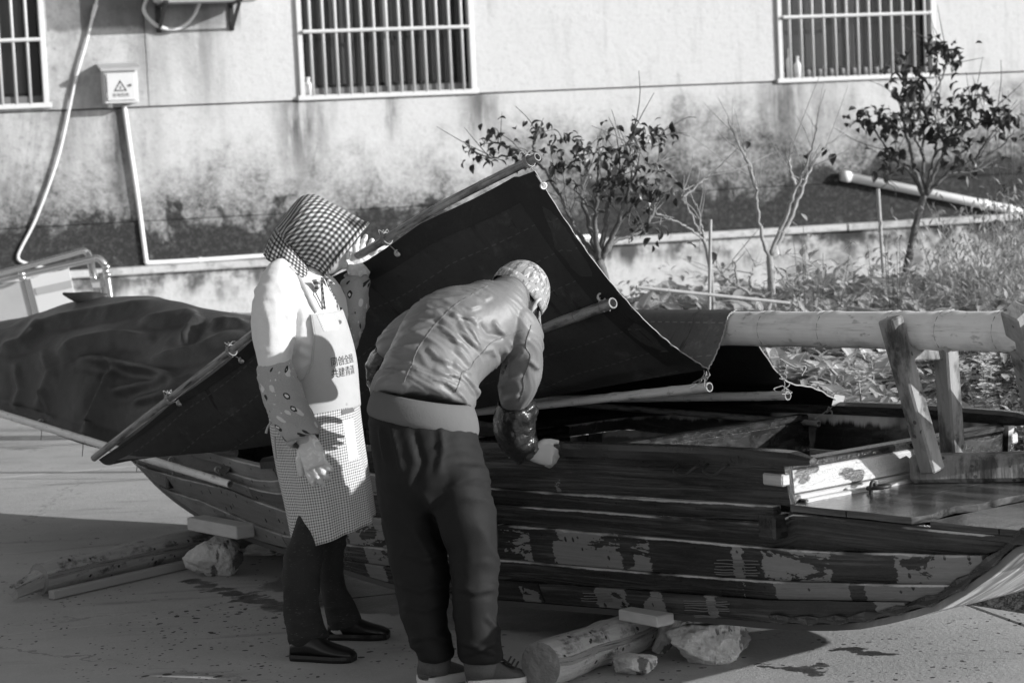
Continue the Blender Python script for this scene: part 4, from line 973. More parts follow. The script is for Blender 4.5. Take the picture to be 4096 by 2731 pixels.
# crisp cloth folds: ridged noise stretched along the fall, then the creases seen in the photograph
A_ = np.stack([V @ BA, V[:, 2], V @ BV], 1); ridg = []
for p in A_:
    q = Vector((p[0] * 1.5 + p[1] * .9, p[1] * 1.0 - p[0] * .3, p[2])); r1 = 1 - abs(noise.noise(q * 1.6 + Vector((3, 1, 7)))) * 2; r2 = 1 - abs(noise.noise(q * 3.7 + Vector((9, 4, 2)))) * 2; r3 = noise.fractal(q * 9, 1, 2, 3)
    ridg.append(.009 * (r1 - .5) + .005 * (r2 - .5) + .003 * r3)
edgew = np.clip((np.indices((NC, NR))[1].ravel() - 6) / 14., .15, 1) * np.clip((NR + 4 - np.indices((NC, NR))[1].ravel()) / 16., .3, 1)
setv(sm, V + N * (np.array(ridg) * edgew)[:, None])
W_ = 42
fold(sm, [([(120, 1300), (330, 1262), (480, 1238), (650, 1205)], 26, 0.0435), ([(300, 1436), (450, 1452), (580, 1475), (720, 1512)], 26, 0.0580), ([(470, 1455), (430, 1560), (380, 1660), (335, 1745)], 30, 0.0653),
          ([(440, 1575), (580, 1545), (720, 1505)], 26, 0.0464), ([(0, 1395), (90, 1372), (170, 1280)], 26, 0.0435), ([(170, 1395), (205, 1500), (150, 1650)], 34, 0.0406), ([(735, 1385), (765, 1320), (800, 1265)], 20, 0.0580), ([(230, 1420), (310, 1372), (460, 1345), (620, 1350)], 34, 0.0493),
          ([(600, 1440), (800, 1400), (980, 1320)], 30, 0.0435), ([(60, 1450), (90, 1560), (60, 1640)], 26, 0.0319), ([(840, 1300), (900, 1290), (1000, 1300)], 18, 0.0377), ([(520, 1610), (640, 1580), (760, 1500)], 24, 0.0377), ([(180, 1560), (210, 1680)], 16, 0.0348), ([(560, 1290), (680, 1270), (800, 1255)], 22, 0.0435)], False)
st = thing('stern_tarpaulin', 'crumpled dark tarpaulin heaped over the stern of the boat', 'tarpaulin', tuple(at(400, 1790, 9.9)))
link('sheet', sm, M_tarp_out, st)
smt = bvh(mesh(getv(sm) + ABS[st], F0))
tl = []
for px, py in ((163, 1690), (328, 1752), (545, 1812), (686, 1842), (873, 1878)):
    p = onsurf(smt, px, py, .008)
    if p is None: continue
    torus(p, nrm(CC - p) + np.array([.3, 0, 0]), .0135, .004, M_steel, st); tl.append(tube([p, p + np.array([.006, -.02, -.03]), p + np.array([0, -.02, -.075])], .002, 5, n=8))
if tl: obj('ties', join(*tl), M_rope, st)['kind'] = 'stuff'
bamboo_thing('hem_pole', 'long thin pale bamboo pole tied along the lower hem of the stern tarpaulin', at(-160, 1604, 10.8), at(922, 1936, hullY(922, 1936, .075)), .017, .016, [.1, .18, .27, .36, .44, .52, .6, .67, .75, .83, .9, .95], M_bamboo)
tp_ = [at(252, 1174, 10.85), at(300, 1188, 10.82), at(360, 1196, 10.80), at(430, 1200, 10.80)]; obj('tarpaulin_corner', tube(tp_, [.006, .022, .035, .03], 10, flat=.45, n=12, up=(0, 1, 0)), M_tarp_out, st, True)
# ------------------------------------------------------------------ cloth and skin
def cloth(name, base, rough=.85, weave=900., wamp=.0002, var=.12, sheen=0., spec=.25, bump=.0006):
    def f(g):
        x, y, z = g.coords(); n = g.noise(g.vec(x, y, z), 25., 5., .6); n2 = g.noise(g.vec(x, y, z), 160., 3.); n3 = g.noise(g.vec(x, y, z), 5., 4.)
        return dict(base=base * (1 - var + n * var + n3 * var), rough=rough, spec=spec, bump=n2 * bump + n * bump * 1.5, **(dict(sheen=sheen) if sheen else {}))
    return mat(name, f)
M_white = cloth('white_sweatshirt', .66, var=.05)
M_jacket = cloth('grey_nylon_jacket', .165, .48, var=.12, spec=.4, bump=.0005)
M_rib = cloth('ribbed_jacket_hem', .115, .9, var=.14)
M_trous = cloth('black_tracksuit', .013, .75, var=.18, spec=.2, bump=.0004)
def m_melange(g):
    x, y, z = g.coords(); n = g.noise(g.vec(x * 60., y * 60., z * 330.), 1., 3., .7); n2 = g.noise(g.vec(x, y, z), 12., 4.)
    return dict(base=.022 + n.ss(.60, .74) * .08 + (n2 - .5) * .02, rough=.9, bump=n * .0004)
M_melange = mat('dark_melange_trousers', m_melange)
M_galosh = simple('black_rubber', .012, .28, .2, 30., spec=.5)
M_knit = simple('grey_knit_shoe', .09, .85, .55, 260., .0012, 300.)
M_sole = simple('white_shoe_sole', .68, .6, .1, 40.)
M_skin = mat('skin', lambda g: dict(base=.42 + (g.noise(g.vec(*g.coords()), 60., 4.) - .5) * .10, rough=.5, spec=.4, bump=g.noise(g.vec(*g.coords()), 220., 3.) * .0006))
M_hair = simple('black_hair', .018, .45, .4, 200., .002, 300.)
def m_glove(g):
    x, y, z = g.coords(); n = g.noise(g.vec(x, y, z), 45., 5., .65, .8); n2 = g.noise(g.vec(x, y, z), 18., 3., .5, 1.)
    return dict(base=.62 + n.ss(.5, .7) * .2, rough=.22, spec=.6, bump=n * .004 + n2 * .004, coat=.3, coatr=.15)
M_glove = mat('clear_plastic_glove', m_glove)
def m_oversleeve_blk(g):
    x, y, z = g.coords(); n = g.noise(g.vec(x, y, z), 22., 4., .6, .5)
    return dict(base=.014 + n * .012, rough=.24, spec=.6, bump=n * .008)
M_blk_sleeve = mat('black_wet_oversleeve', m_oversleeve_blk)
def m_plaid(g):
    u, v, _ = g.coords('UV'); a, b = u / .0180, v / .0180
    fa, fb = a.mod(1.), b.mod(1.); w1 = fa.lt(.34); w2 = fb.lt(.40)
    thick = (a / 3.).mod(1.).lt(.34); f1 = ((fa - .68).abs()).lt(.06); f2 = ((fb - .68).abs()).lt(.05)
    n = g.noise(g.vec(u, v), 300., 3.)
    l1 = fa.lt(.13).max((fa - .30).abs().lt(.065)); l2 = fb.lt(.15).max((fb - .33).abs().lt(.07)); da = fb.lt(.55); db = fa.lt(.52); b_ = .035 + (l1 * (da * .30 + .16)).max(l2 * (db * .34 + .20)) + l1 * l2 * .10 + fa.lt(.42) * fb.lt(.45) * .05
    return dict(base=b_.min(.80) * (.85 + n * .3), rough=.85, bump=n * .0006)
M_plaid = mat('black_and_white_plaid', m_plaid)
def m_gingham(g):
    u, v, _ = g.coords('UV'); a, b = (u / .0092).mod(1.), (v / .0092).mod(1.)
    dot = a.lt(.46) * b.lt(.46); half = a.lt(.46).max(b.lt(.46)); al = ((u / .0184).mod(1.).lt(.5) * (v / .0184).mod(1.).lt(.5))
    n = g.noise(g.vec(u, v), 60., 4.)
    return dict(base=(.66 - half * .26 - dot * .24 - dot * al * .10) * (.9 + n * .2), rough=.85, bump=n * .0006)
M_gingham = mat('gingham_apron_skirt', m_gingham)
def m_bib(g):
    u, v, _ = g.coords('UV'); wv = (u * 1500.).sin() * (v * 1500.).sin(); n = g.noise(g.vec(u, v), 14., 5., .6); sp = g.vor(g.vec(u, v), 24.); k = sp.lt(.12) * g.noise(g.vec(u, v), 9., 2.).gt(.55)
    return dict(base=(.46 + (n - .5) * .12 + wv * .03) * (1. - k * .25), rough=.85, bump=wv * .0002 + n * .001)
M_bib = mat('grey_cotton_bib', m_bib)
def m_dots(g):
    u, v, _ = g.coords('UV'); a, b = (u / .008).mod(1.) - .5, (v / .008).mod(1.) - .5; return dict(base=.68 - (a * a + b * b).lt(.06) * .58, rough=.85)
M_dots = mat('dotted_pocket_cloth', m_dots)
def m_print(g):
    u, v, _ = g.coords('UV'); P = g.vec(u, v * .85); n = g.noise(P, 40., 5., .7); n2 = g.noise(P, 260., 3.)
    def cells(sc, off):
        q = g.vec(u * 1.15 + off + (n - .5) * .012, v * .72 + off * .7 + (n - .5) * .016); return g.vor(q, sc, rnd=.75), g.vor(q, sc, out='Color', rnd=.75)
    d1, c1 = cells(27., 0.); d2, c2 = cells(30., 1.7); d3, c3 = cells(60., 3.1)
    blob = (d1 + (n - .5) * .10).lt(.34) * c1.gt(.40); ring = (d2 + (n - .5) * .05); pen = c2.lt(.48)
    dark = pen * ring.lt(.30) * ring.gt(.16); inn = pen * ring.lt(.16); star = (d3 + (n - .5) * .2).lt(.13) * c3.gt(.5)
    b = .36 + (n2 - .5) * .18; b = g.mix(b, .62, blob); b = g.mix(b, .70, star); b = g.mix(b, .03, dark); b = g.mix(b, .72, inn)
    return dict(base=b, rough=.85, bump=n2 * .0006)
M_print = mat('printed_grey_oversleeve', m_print)
def m_camo(g):
    u, v, _ = g.coords('UV'); q = g.vec((u / .0052).floor() * .0052, (v / .0052).floor() * .0052); n = g.noise(q, 34., 3., .7); m_ = g.noise(g.vec((u / .0052).floor() * .0052 + 3., (v / .0052).floor() * .0052), 50., 2., .7)
    b = .26 + 0. * n; b = g.mix(b, .12, n.gt(.56)); b = g.mix(b, .50, m_.gt(.60)); b = g.mix(b, .06, n.gt(.66)); b = g.mix(b, .40, n.lt(.40))
    return dict(base=b, rough=.8, bump=g.noise(g.vec(u, v), 400., 2.) * .0004)
M_camo = mat('pixel_camouflage_cap', m_camo)
M_thread = simple('seam_thread', .15, .9, .2, 80.)
M_print_ink = simple('dark_print_ink', .05, .9, .3, 60.)
# ------------------------------------------------------------------ anatomy
def hand_shells(w, y, z, th, curls, thumb, s=1.0, infl=0.0, splay=.10, flip=1):
    """palm, four fingers, thumb. w wrist, y along the hand, z out of the palm, x = flip * y x z towards the thumb"""
    y = nrm(y); z = nrm(np.asarray(z, float) - (np.asarray(z, float) @ y) * y); x = flip * np.cross(y, z); w = np.asarray(w, float)
    def L(a, b, c): return w + s * (a * x + b * y + c * z)
    out = [tube([L(0, -.03, 0), L(0, 0, 0), L(.0, .03, .0), L(.0, .06, .002), L(.0, .088, .002), L(0, .098, .002)], np.array([.026, .028, .037, .041, .041, .034]) * s + infl, 14, flat=.42, up=z)]
    for k, (xo, ln, yo) in enumerate(((.031, .070, .088), (.0105, .079, .093), (-.0105, .073, .090), (-.030, .058, .082))):
        p = L(xo * .92, yo - .03, .0); a = splay * (xo / .03); P, r = [p, L(xo, yo, .001)], [.0088 * s + infl, .0094 * s + infl]; ang = 0; q = P[-1]
        for f, c, rr in zip((.45, .31, .24), curls[k], (.0088, .0080, .0068)):
            ang += c; d = math.cos(ang) * (y * math.cos(a) + x * math.sin(a)) + math.sin(ang) * z; q2 = q + d * ln * f * s
            P.append((q + q2) / 2); r.append(rr * s * 1.0 + infl); P.append(q2); r.append(rr * s * 1.04 + infl); q = q2
        P.append(q + d * .004 * s); r.append(.0045 * s + infl); out.append(tube(P, r, 9))
    P, r = [L(.012, .012, .004), L(.026, .028, .008)], [.016 * s + infl, .0145 * s + infl]; q = P[-1]
    for d, ln, rr in zip(thumb, (.036, .032, .027), (.0122, .0108, .0088)):
        d = nrm(d[0] * x + d[1] * y + d[2] * z); q = q + d * ln * s; P.append(q); r.append(rr * s + infl)
    P.append(q + d * .004); r.append(.005 * s + infl); out.append(tube(P, r, 10)); return out
def ellipsoid(c, ax, n=14, m=20):
    V = [c + math.sin(t) * (math.cos(p) * ax[0] + math.sin(p) * ax[1]) + math.cos(t) * ax[2] for t in np.linspace(.02, math.pi - .02, n) for p in np.linspace(0, 2 * math.pi, m, endpoint=False)]
    F = [(i * m + j, i * m + (j + 1) % m, (i + 1) * m + (j + 1) % m, (i + 1) * m + j) for i in range(n - 1) for j in range(m)] + [tuple(range(m))[::-1], tuple((n - 1) * m + j for j in range(m))]
    return np.array(V), F
def head_shells(c, up, fw, s=1.0):
    up = nrm(up); fw = nrm(np.asarray(fw, float) - (np.asarray(fw, float) @ up) * up); rt = np.cross(fw, up); c = np.asarray(c, float)
    def L(a, b, d): return c + s * (a * rt + b * fw + d * up)
    out = [ellipsoid(L(0, -.012, .025), (rt * .074 * s, fw * .093 * s, up * .090 * s)), ellipsoid(L(0, .028, -.045), (rt * .056 * s, fw * .060 * s, up * .070 * s)),
           tube([L(0, .080, .015), L(0, .096, -.012), L(0, .104, -.028), L(0, .088, -.036)], np.array([.009, .011, .014, .010]) * s, 9),
           ellipsoid(L(0, .082, -.066), (rt * .024 * s, fw * .010 * s, up * .006 * s), 8, 10), ellipsoid(L(0, .082, -.076), (rt * .021 * s, fw * .010 * s, up * .007 * s), 8, 10), ellipsoid(L(0, .070, -.102), (rt * .022 * s, fw * .018 * s, up * .016 * s), 8, 10)]
    for e in (-1, 1):
        out.append(ellipsoid(L(.030 * e, .072, .004), (rt * .014 * s, fw * .012 * s, up * .010 * s), 8, 10)); out.append(ellipsoid(L(.030 * e, .078, .020), (rt * .020 * s, fw * .010 * s, up * .005 * s), 8, 10))
        E_ = [L(e * a, b, d) for a, b, d in ((.076, .004, -.028), (.082, -.006, -.018), (.088, -.018, .002), (.089, -.016, .022), (.084, -.002, .030), (.078, .008, .018))]
        out.append(tube(E_, np.array([.007, .0065, .0065, .0065, .0065, .005]) * s, 7, n=16)); out.append(ellipsoid(L(e * .079, -.003, -.002), (rt * .006 * s, fw * .014 * s, up * .022 * s), 8, 10))
    return out
def strip(*s): return [(p[0], p[1]) for p in s]
def gart(name, shells, vox, m, parent, sm=2, folds=None, nz=None, kind=None, crush=None):
    me = remesh(join(*strip(*shells)), vox, sm)
    if nz:
        V = getv(me); N = getn(me); setv(me, V + N * sum(rnd(V, sc, a, 3, q) for q, (sc, a) in enumerate(nz))[:, None])
    if crush:                    # fine cross-wise rucks of thin cloth
        ax, hi, lo, amp = crush; V = getv(me); N = getn(me); al = V @ ax; rest = V - al[:, None] * ax; d = []
        for a, q in zip(al, rest):
            p = Vector(q) * lo; w1 = noise.noise(p + Vector((0, 0, a * hi * .35))); p2 = p + Vector((5, a * hi + w1 * 1.4, 2)); r1 = max(0, 1 - 2.8 * abs(noise.noise(p2))) ** 1.5; r2 = max(0, 1 - 2.4 * abs(noise.noise(p2 * 1.7 + Vector((3, 3, 3))))) ** 1.5; d.append(amp * (r1 + r2 * .6) * min(1, max(0, .55 + 1.3 * noise.noise(Vector(q) * 4 + Vector((0, a * 3, 9))))))
        setv(me, V + N * np.array(d)[:, None])
    if folds: fold(me, folds)
    tr = bvh(me); return link(name, me, m, parent), tr
def shoe(name, heel, toe, m, parent, wmax=.047, top=.085, sole=M_galosh, soleh=.022, open_h=None):
    heel, toe = np.asarray(heel, float), np.asarray(toe, float); d = nrm(toe - heel); s = np.array([-d[1], d[0], 0]); L = np.linalg.norm(toe - heel)
    prof = [(0., .026, .40), (.03, .034, .80), (.12, .037, 1.0), (.30, .038, 1.06), (.42, .040, .92), (.55, .044, .72), (.70, .047, .58), (.84, .044, .48), (.94, .032, .38), (.985, .018, .28)]
    P = np.array(catmull(np.array(prof), 24)); V = []; m_ = 16
    for q, w_, h in P:
        for j in range(m_):
            t = 2 * math.pi * j / m_; ct, st = math.cos(t), math.sin(t); x = np.sign(ct) * abs(ct) ** .75 * w_ / .047 * wmax; z = soleh * .6 + (h * top - soleh * .6) * (.5 + .5 * np.sign(st) * abs(st) ** .8)
            V.append(heel + d * L * q + s * x * (1 - .25 * max(0, st)) + np.array([0, 0, z]))
    F = [(i * m_ + j, i * m_ + (j + 1) % m_, (i + 1) * m_ + (j + 1) % m_, (i + 1) * m_ + j) for i in range(23) for j in range(m_)] + [tuple(range(m_))[::-1], tuple(23 * m_ + j for j in range(m_))]
    o = obj(name, (V, F), m, parent, True); Sv = []
    for zz, gr in ((0, .0), (soleh * .5, .004), (soleh, .003)):
        for q, w_, h in P[::2]:
            Sv.append((q, w_ / .047 * wmax + gr, zz))
    n = len(P[::2]); lv = []
    for k in range(3):
        row = Sv[k * n:(k + 1) * n]; lv.append([heel + d * L * q + s * w_ + np.array([0, 0, z]) for q, w_, z in row] + [heel + d * L * q - s * w_ + np.array([0, 0, z]) for q, w_, z in row[::-1]])
    V2 = sum(lv, []); c = 2 * n; F2 = [(k * c + j, k * c + (j + 1) % c, (k + 1) * c + (j + 1) % c, (k + 1) * c + j) for k in range(2) for j in range(c)] + [tuple(range(c))[::-1], tuple(2 * c + j for j in range(c))]
    F2 = [f[::-1] for f in F2]
    obj('sole', (V2, F2), sole, o); return o
def patch(tree, tl, tr_, br, bl, n=14, m=14, off=.004):
    P = np.zeros((n, m, 3)); last = None
    for i in range(n):
        for j in range(m):
            a, b = i / (n - 1), j / (m - 1); q = lerp(lerp(tl, tr_, b), lerp(bl, br, b), a); p = onsurf(tree, q[0], q[1], off)
            if p is None: p = last if last is not None else at(q[0], q[1], 7.7)
            P[i, j] = p; last = p
    return P
def ringmid(rs): return [r[:3] for r in rs]
# ================================================================== the woman
WYc = 7.86
T_w = [ring((1135, 1045), (1285, 1068), WYc, .055), ring((1090, 1082), (1298, 1098), WYc, .10), ring((1058, 1130), (1318, 1140), WYc, .165), ring((1055, 1210), (1345, 1205), WYc, .185), ring((1068, 1330), (1382, 1310), WYc, .185), ring((1085, 1460), (1412, 1430), WYc, .175), ring((1090, 1590), (1424, 1550), WYc, .175), ring((1086, 1690), (1432, 1650), WYc, .185), ring((1086, 1738), (1436, 1705), WYc, .185)]
AY = 7.64
A_n = [ring((1090, 1095), (1170, 1075), 7.74, .06), ring((1042, 1140), (1186, 1120), 7.70, .075), ring((1012, 1225), (1186, 1225), AY, .082), ring((1010, 1340), (1178, 1340), AY - .01, .078), ring((1024, 1430), (1166, 1425), AY - .02, .072), ring((1034, 1478), (1162, 1452), AY - .02, .068)]
S_n = [ring((1036, 1462), (1160, 1440), AY - .02, .064), ring((1031, 1472), (1167, 1448), AY - .02, .072), ring((1038, 1530), (1184, 1500), AY - .02, .075), ring((1058, 1610), (1212, 1575), AY - .03, .072), ring((1084, 1675), (1243, 1640), AY - .05, .068), ring((1120, 1735), (1268, 1700), AY - .07, .062), ring((1150, 1772), (1276, 1730), AY - .075, .055), ring((1176, 1790), (1274, 1738), AY - .08, .044)]
A_f = [ring((1240, 1150), (1330, 1140), 7.97, .07), ring((1290, 1200), (1380, 1190), 8.02, .07), ring((1330, 1290), (1420, 1260), 8.06, .068), ring((1360, 1350), (1425, 1330), 8.07, .058)]
S_f = [ring((1388, 1408), (1416, 1410), 8.06, .022), ring((1379, 1385), (1424, 1390), 8.06, .045), ring((1371, 1320), (1447, 1335), 8.06, .058), ring((1366, 1250), (1464, 1255), 8.06, .06), ring((1364, 1180), (1472, 1178), 8.07, .058), ring((1367, 1135), (1470, 1128), 8.08, .05), ring((1384, 1112), (1456, 1116), 8.085, .036), ring((1378, 1102), (1462, 1108), 8.085, .042)]
L_n = [ring((1190, 1900), (1330, 1900), 7.80, .080), ring((1190, 2080), (1305, 2090), 7.76, .076), ring((1162, 2165), (1298, 2170), 7.72, .078), ring((1140, 2215), (1292, 2218), 7.71, .078), ring((1136, 2250), (1286, 2260), 7.70, .076), ring((1131, 2390), (1273, 2395), 7.68, .068), ring((1140, 2480), (1288, 2470), 7.67, .064), ring((1150, 2530), (1306, 2520), 7.66, .064), ring((1158, 2580), (1324, 2548), 7.66, .062)]
L_f = [ring((1200, 1900), (1400, 1900), 7.96, .10), ring((1265, 2110), (1390, 2110), 7.95, .085), ring((1275, 2250), (1370, 2250), 7.95, .07), ring((1285, 2370), (1384, 2350), 7.95, .066), ring((1296, 2440), (1424, 2420), 7.95, .062), ring((1306, 2488), (1442, 2460), 7.95, .06), ring((1315, 2524), (1450, 2484), 7.95, .058)]
gw = np.array([-.60, 7.80, 0.])
hw_w = at(1228, 1752, AY - .085); hdir = at(1262, 1860, AY - .10) - hw_w
hw_f = at(1424, 1122, 8.095); fdir = at(1452, 1030, 8.14) - hw_f
near_curl = [(.22, .30, .22), (.30, .38, .25), (.36, .42, .28), (.42, .48, .3)]; far_curl = [(.10, .28, .2), (.05, .22, .18), (.10, .26, .2), (.25, .4, .25)]
def near_hand(infl, s=1.0): return hand_shells(hw_w, hdir, [.30, 1., -.1], 0, near_curl, [(.7, .7, .25), (.4, .9, .3), (.25, .9, .4)], s, infl, .09, flip=-1)
def far_hand(infl, s=1.0): return hand_shells(hw_f, fdir, [.12, -1., .12], 0, far_curl, [(.95, .75, .35), (.25, .95, .35), (.0, 1., .2)], s, infl, .12, flip=-1)
hc_w = at(1262, 985, 7.86)
body_w = [loft(T_w, 20, 20, off=-.035)] + [loft(r, 14, 14, off=-.022) for r in (A_n, A_f)] + [loft(r, 14, 12, off=-.022) for r in (S_n[1:], S_f[1:])] + [loft(r, 14, 14, off=-.02) for r in (L_n, L_f)]
body_w += [tube([at(1215, 1110, WYc), at(1240, 1045, WYc), hc_w], [.055, .052, .05], 12)] + head_shells(hc_w, [-.30, -.1, .92], [.85, .25, -.30], .95) + near_hand(-.001, .93) + far_hand(-.001, .93)
for r_, s in ((S_n, hw_w), (S_f, hw_f)):
    pr = (r_[-1] if r_ is S_n else r_[-2])[:3]; body_w.append(tube([r_[3][:3], pr, s + (s - pr) * .6], [.034, .028, .024], 10))
for L_, fx in ((L_n, (1200, 2610)), (L_f, (1345, 2530))): body_w.append(tube([L_[-2][:3], at(fx[0], fx[1], L_[-1][1])], [.04, .036], 10))
me = remesh(join(*strip(*body_w)), .0065, 2)
woman = bpy.data.objects.new('person', me); COL.objects.link(woman); me.materials.append(M_skin); woman.location = gw; me.transform(Matrix.Translation(Vector(-gw))); ABS[woman] = gw
tag(woman, 'person in plaid sun hood, white sweatshirt and gingham apron lifting the tarpaulin pole', 'person')
wf = [([(1186, 1140), (1190, 1260), (1180, 1400), (1160, 1460)], 22, -.010), ([(1195, 1285), (1230, 1262), (1262, 1268)], 16, .008), ([(1190, 1400), (1240, 1425), (1290, 1430)], 16, .007), ([(1170, 1330), (1220, 1370), (1280, 1385)], 18, .007), ([(1200, 1210), (1205, 1300), (1200, 1420)], 16, .006), ([(1050, 1200), (1080, 1300), (1085, 1420)], 20, .005), ([(1110, 1130), (1150, 1200), (1160, 1300)], 18, .005), ([(1030, 1390), (1090, 1410), (1150, 1380)], 14, .005), ([(1195, 1480), (1240, 1450), (1280, 1460)], 12, .006)]
shirt, wt_ = gart('sweatshirt', [loft(T_w, 40, 40), loft(A_n, 30, 26), loft(A_f, 26, 24)], .0075, M_white, woman, 3, wf, [(7., .005), (16., .002)], crush=(np.array([0, 0, 1.]), 16., 5., .0045))
trou, _ = gart('trousers', [loft(L_n, 34, 28), loft(L_f, 34, 28), loft([ring((1120, 1690), (1410, 1670), WYc, .15), ring((1150, 1800), (1405, 1790), WYc, .15), ring((1170, 1920), (1390, 1920), WYc, .145)], 12, 28)], .009, M_melange, woman, 2,
    [([(1290, 2480), (1220, 2500), (1150, 2490)], 14, .010), ([(1320, 2530), (1240, 2545), (1160, 2560)], 10, .008), ([(1285, 2430), (1240, 2460), (1180, 2450)], 12, .008), ([(1440, 2470), (1380, 2480), (1320, 2490)], 12, .009), ([(1420, 2430), (1360, 2420), (1300, 2440)], 12, .008), ([(1280, 2300), (1220, 2260), (1160, 2270)], 14, .006), ([(1278, 2380), (1262, 2330), (1260, 2250)], 14, .006)], [(9., .006)], crush=(np.array([0, 0, 1.]), 18., 5., .004))
shoe('shoe', atz(1172, 2634, 0), atz(1424, 2644, 0), M_galosh, woman, .046, .092); shoe('shoe', atz(1318, 2552, 0), atz(1562, 2552, 0), M_galosh, woman, .045, .092)
def gather(P, rows, amp, k):
    """ruffle the first/last rows of a sleeve ring grid"""
    for i in rows:
        c = P[i].mean(0)
        for j in range(P.shape[1]): P[i, j] += nrm(P[i, j] - c) * amp * math.sin(j * k)
    return P
def sleeve(name, rings, m, parent, n=34, mseg=44, folds=None, amp=.009, sc=15.):
    V, F, UV = loft(rings, n, mseg, cap=False); P = V.reshape(n, mseg, 3).copy(); P = gather(P, (0, 1, n - 2, n - 1), .0028, 2.2)
    V = P.reshape(-1, 3); me = mesh(*solid((V, F, UV), -.0 + .0025), True, name); V = getv(me); N = getn(me)
    if (np.einsum('ij,ij->i', N[:n * mseg], V[:n * mseg] - np.repeat(P.mean(1), mseg, 0))).mean() < 0: me.flip_normals(); N = -N
    d = rnd(V, sc, amp, 3, 4); cr = np.array([max(0, 1 - 2.6 * abs(noise.noise(Vector((p[0] * 9 + p[2] * 8, p[1] * 8, p[2] * 24 - p[0] * 14))))) ** 1.5 for p in V]); setv(me, V + N[:, :] * (d + .0055 * cr)[:, None])
    if folds: fold(me, folds)
    smooth_all(me); tr = bvh(me); return link(name, me, m, parent), tr
sleeve('oversleeve', S_n, M_print, woman, folds=[([(1090, 1660), (1150, 1668), (1230, 1720)], 16, .008), ([(1060, 1600), (1130, 1650), (1180, 1700)], 14, .006), ([(1150, 1470), (1175, 1500), (1170, 1450)], 10, .006)])
sleeve('oversleeve', S_f, M_print, woman, folds=[([(1380, 1330), (1420, 1300), (1450, 1310)], 14, .005)])
for hs_, nm in ((near_hand(.0022), 'glove'), (far_hand(.0018), 'glove')):
    gl = remesh(join(*strip(*hs_)), .0036, 1); V = getv(gl); N = getn(gl); r1 = np.array([1 - 2 * abs(noise.noise(Vector(p) * 38)) for p in V]); setv(gl, V + N * (.0022 * r1 + rnd(V, 80., .0010, 2, 3))[:, None]); link(nm, gl, M_glove, woman)
# hood: stiff bonnet and neck curtain, plaid
H_ = [ring((1474, 899), (1300, 1112), 7.88, .118), ring((1458, 886), (1288, 1106), 7.88, .122), ring((1402, 852), (1258, 1088), 7.88, .128), ring((1322, 808), (1206, 1062), 7.87, .126), ring((1262, 779), (1160, 1022), 7.86, .115), ring((1212, 783), (1122, 984), 7.86, .092), ring((1174, 815), (1104, 938), 7.86, .058), ring((1142, 858), (1112, 905), 7.86, .025)]
V, F, UV = loft(H_, 40, 56, cap=False); hm = mesh(V, F, UV[:, ::1], True, 'hood'); N = getn(hm); c = V.mean(0)
if (np.einsum('ij,ij->i', N, V - c)).mean() < 0: hm.flip_normals()
fold(hm, [([(1258, 1070), (1190, 1000), (1150, 930), (1160, 880)], 14, .009), ([(1200, 860), (1215, 830), (1240, 860), (1235, 900)], 12, .010), ([(1165, 960), (1185, 900), (1200, 860)], 10, .006), ([(1280, 1080), (1220, 1010), (1190, 950)], 12, .006), ([(1360, 880), (1400, 930), (1370, 1000)], 16, .005), ([(1130, 930), (1170, 950), (1230, 1040)], 10, .006), ([(1230, 800), (1245, 830), (1300, 860)], 12, .004)])
hood = link('sun_hood', hm, M_plaid, woman); sm_ = hood.modifiers.new('thickness', 'SOLIDIFY'); sm_.thickness = .003; sm_.offset = -1
bb = loft_pts(H_[:2], 3, 56); P = np.concatenate([bb, bb[:1]], 1) if False else bb
Vb, Fb, Ub = loft([np.concatenate([r[:3], r[3:6] * 1.02, [r[6] * 1.02]]) for r in (H_[0], lerp(H_[0], H_[1], .9))], 3, 56, cap=False); bo = obj('hood_brim_band', (Vb, Fb, Ub), M_plaid, hood, True); s2 = bo.modifiers.new('thickness', 'SOLIDIFY'); s2.thickness = .004
C_ = [ring((1110, 912), (1250, 1080), 7.86, .085), ring((1090, 950), (1262, 1100), 7.86, .10), ring((1072, 992), (1268, 1122), 7.86, .118), ring((1062, 1024), (1274, 1152), 7.86, .130)]
n_, m_ = 18, 60; P = loft_pts(C_, n_, m_)
for i in range(n_):
    for j in range(m_):
        c = P[i].mean(0); P[i, j] += nrm(P[i, j] - c) * (.006 * (i / n_) + .002) * math.sin(j * .9 + .4 * i / n_)
V = P.reshape(-1, 3); F = [(i * m_ + j, i * m_ + (j + 1) % m_, (i + 1) * m_ + (j + 1) % m_, (i + 1) * m_ + j) for i in range(n_ - 1) for j in range(m_)]
UV = np.stack([np.tile(np.arange(m_) * .0125, n_), np.repeat(np.arange(n_) * .0075, m_)], 1); cm = obj('neck_curtain', (V, F, UV), M_plaid, hood, True); s3 = cm.modifiers.new('thickness', 'SOLIDIFY'); s3.thickness = .003
# apron: bib, skirt, straps
ROW = [(1236, 1258), (1330, 1272), (1440, 1262), (1492, 1235), (1528, 1182), (1568, 1115), (1618, 1070)]
nr, mc = 44, 60; Qb = catmull(np.array(T_w), 200); BP = np.zeros((nr, mc, 3)); ys = np.array([proj(q[:3] )[1] for q in Qb])
for i in range(nr):
    py = 1240 + (1640 - 1240) * i / (nr - 1); k = int(np.argmin(abs(ys - py))); q = Qb[k]; xl = np.interp(py, [a for a, _ in ROW], [b for _, b in ROW])
    cx = proj(q[:3])[0]; ax = abs(proj(q[:3] + q[3:6])[0] - cx); tl_ = 2 * math.pi - math.acos(max(-1, min(1, (xl - cx) / ax)))
    seg = np.array(loft_pts([Qb[max(k - 2, 0)], Qb[k], Qb[min(k + 2, 199)]], 3, mc, tl_, 4 * math.pi - tl_, off=.0095, closed=False)[1]); BP[i] = seg
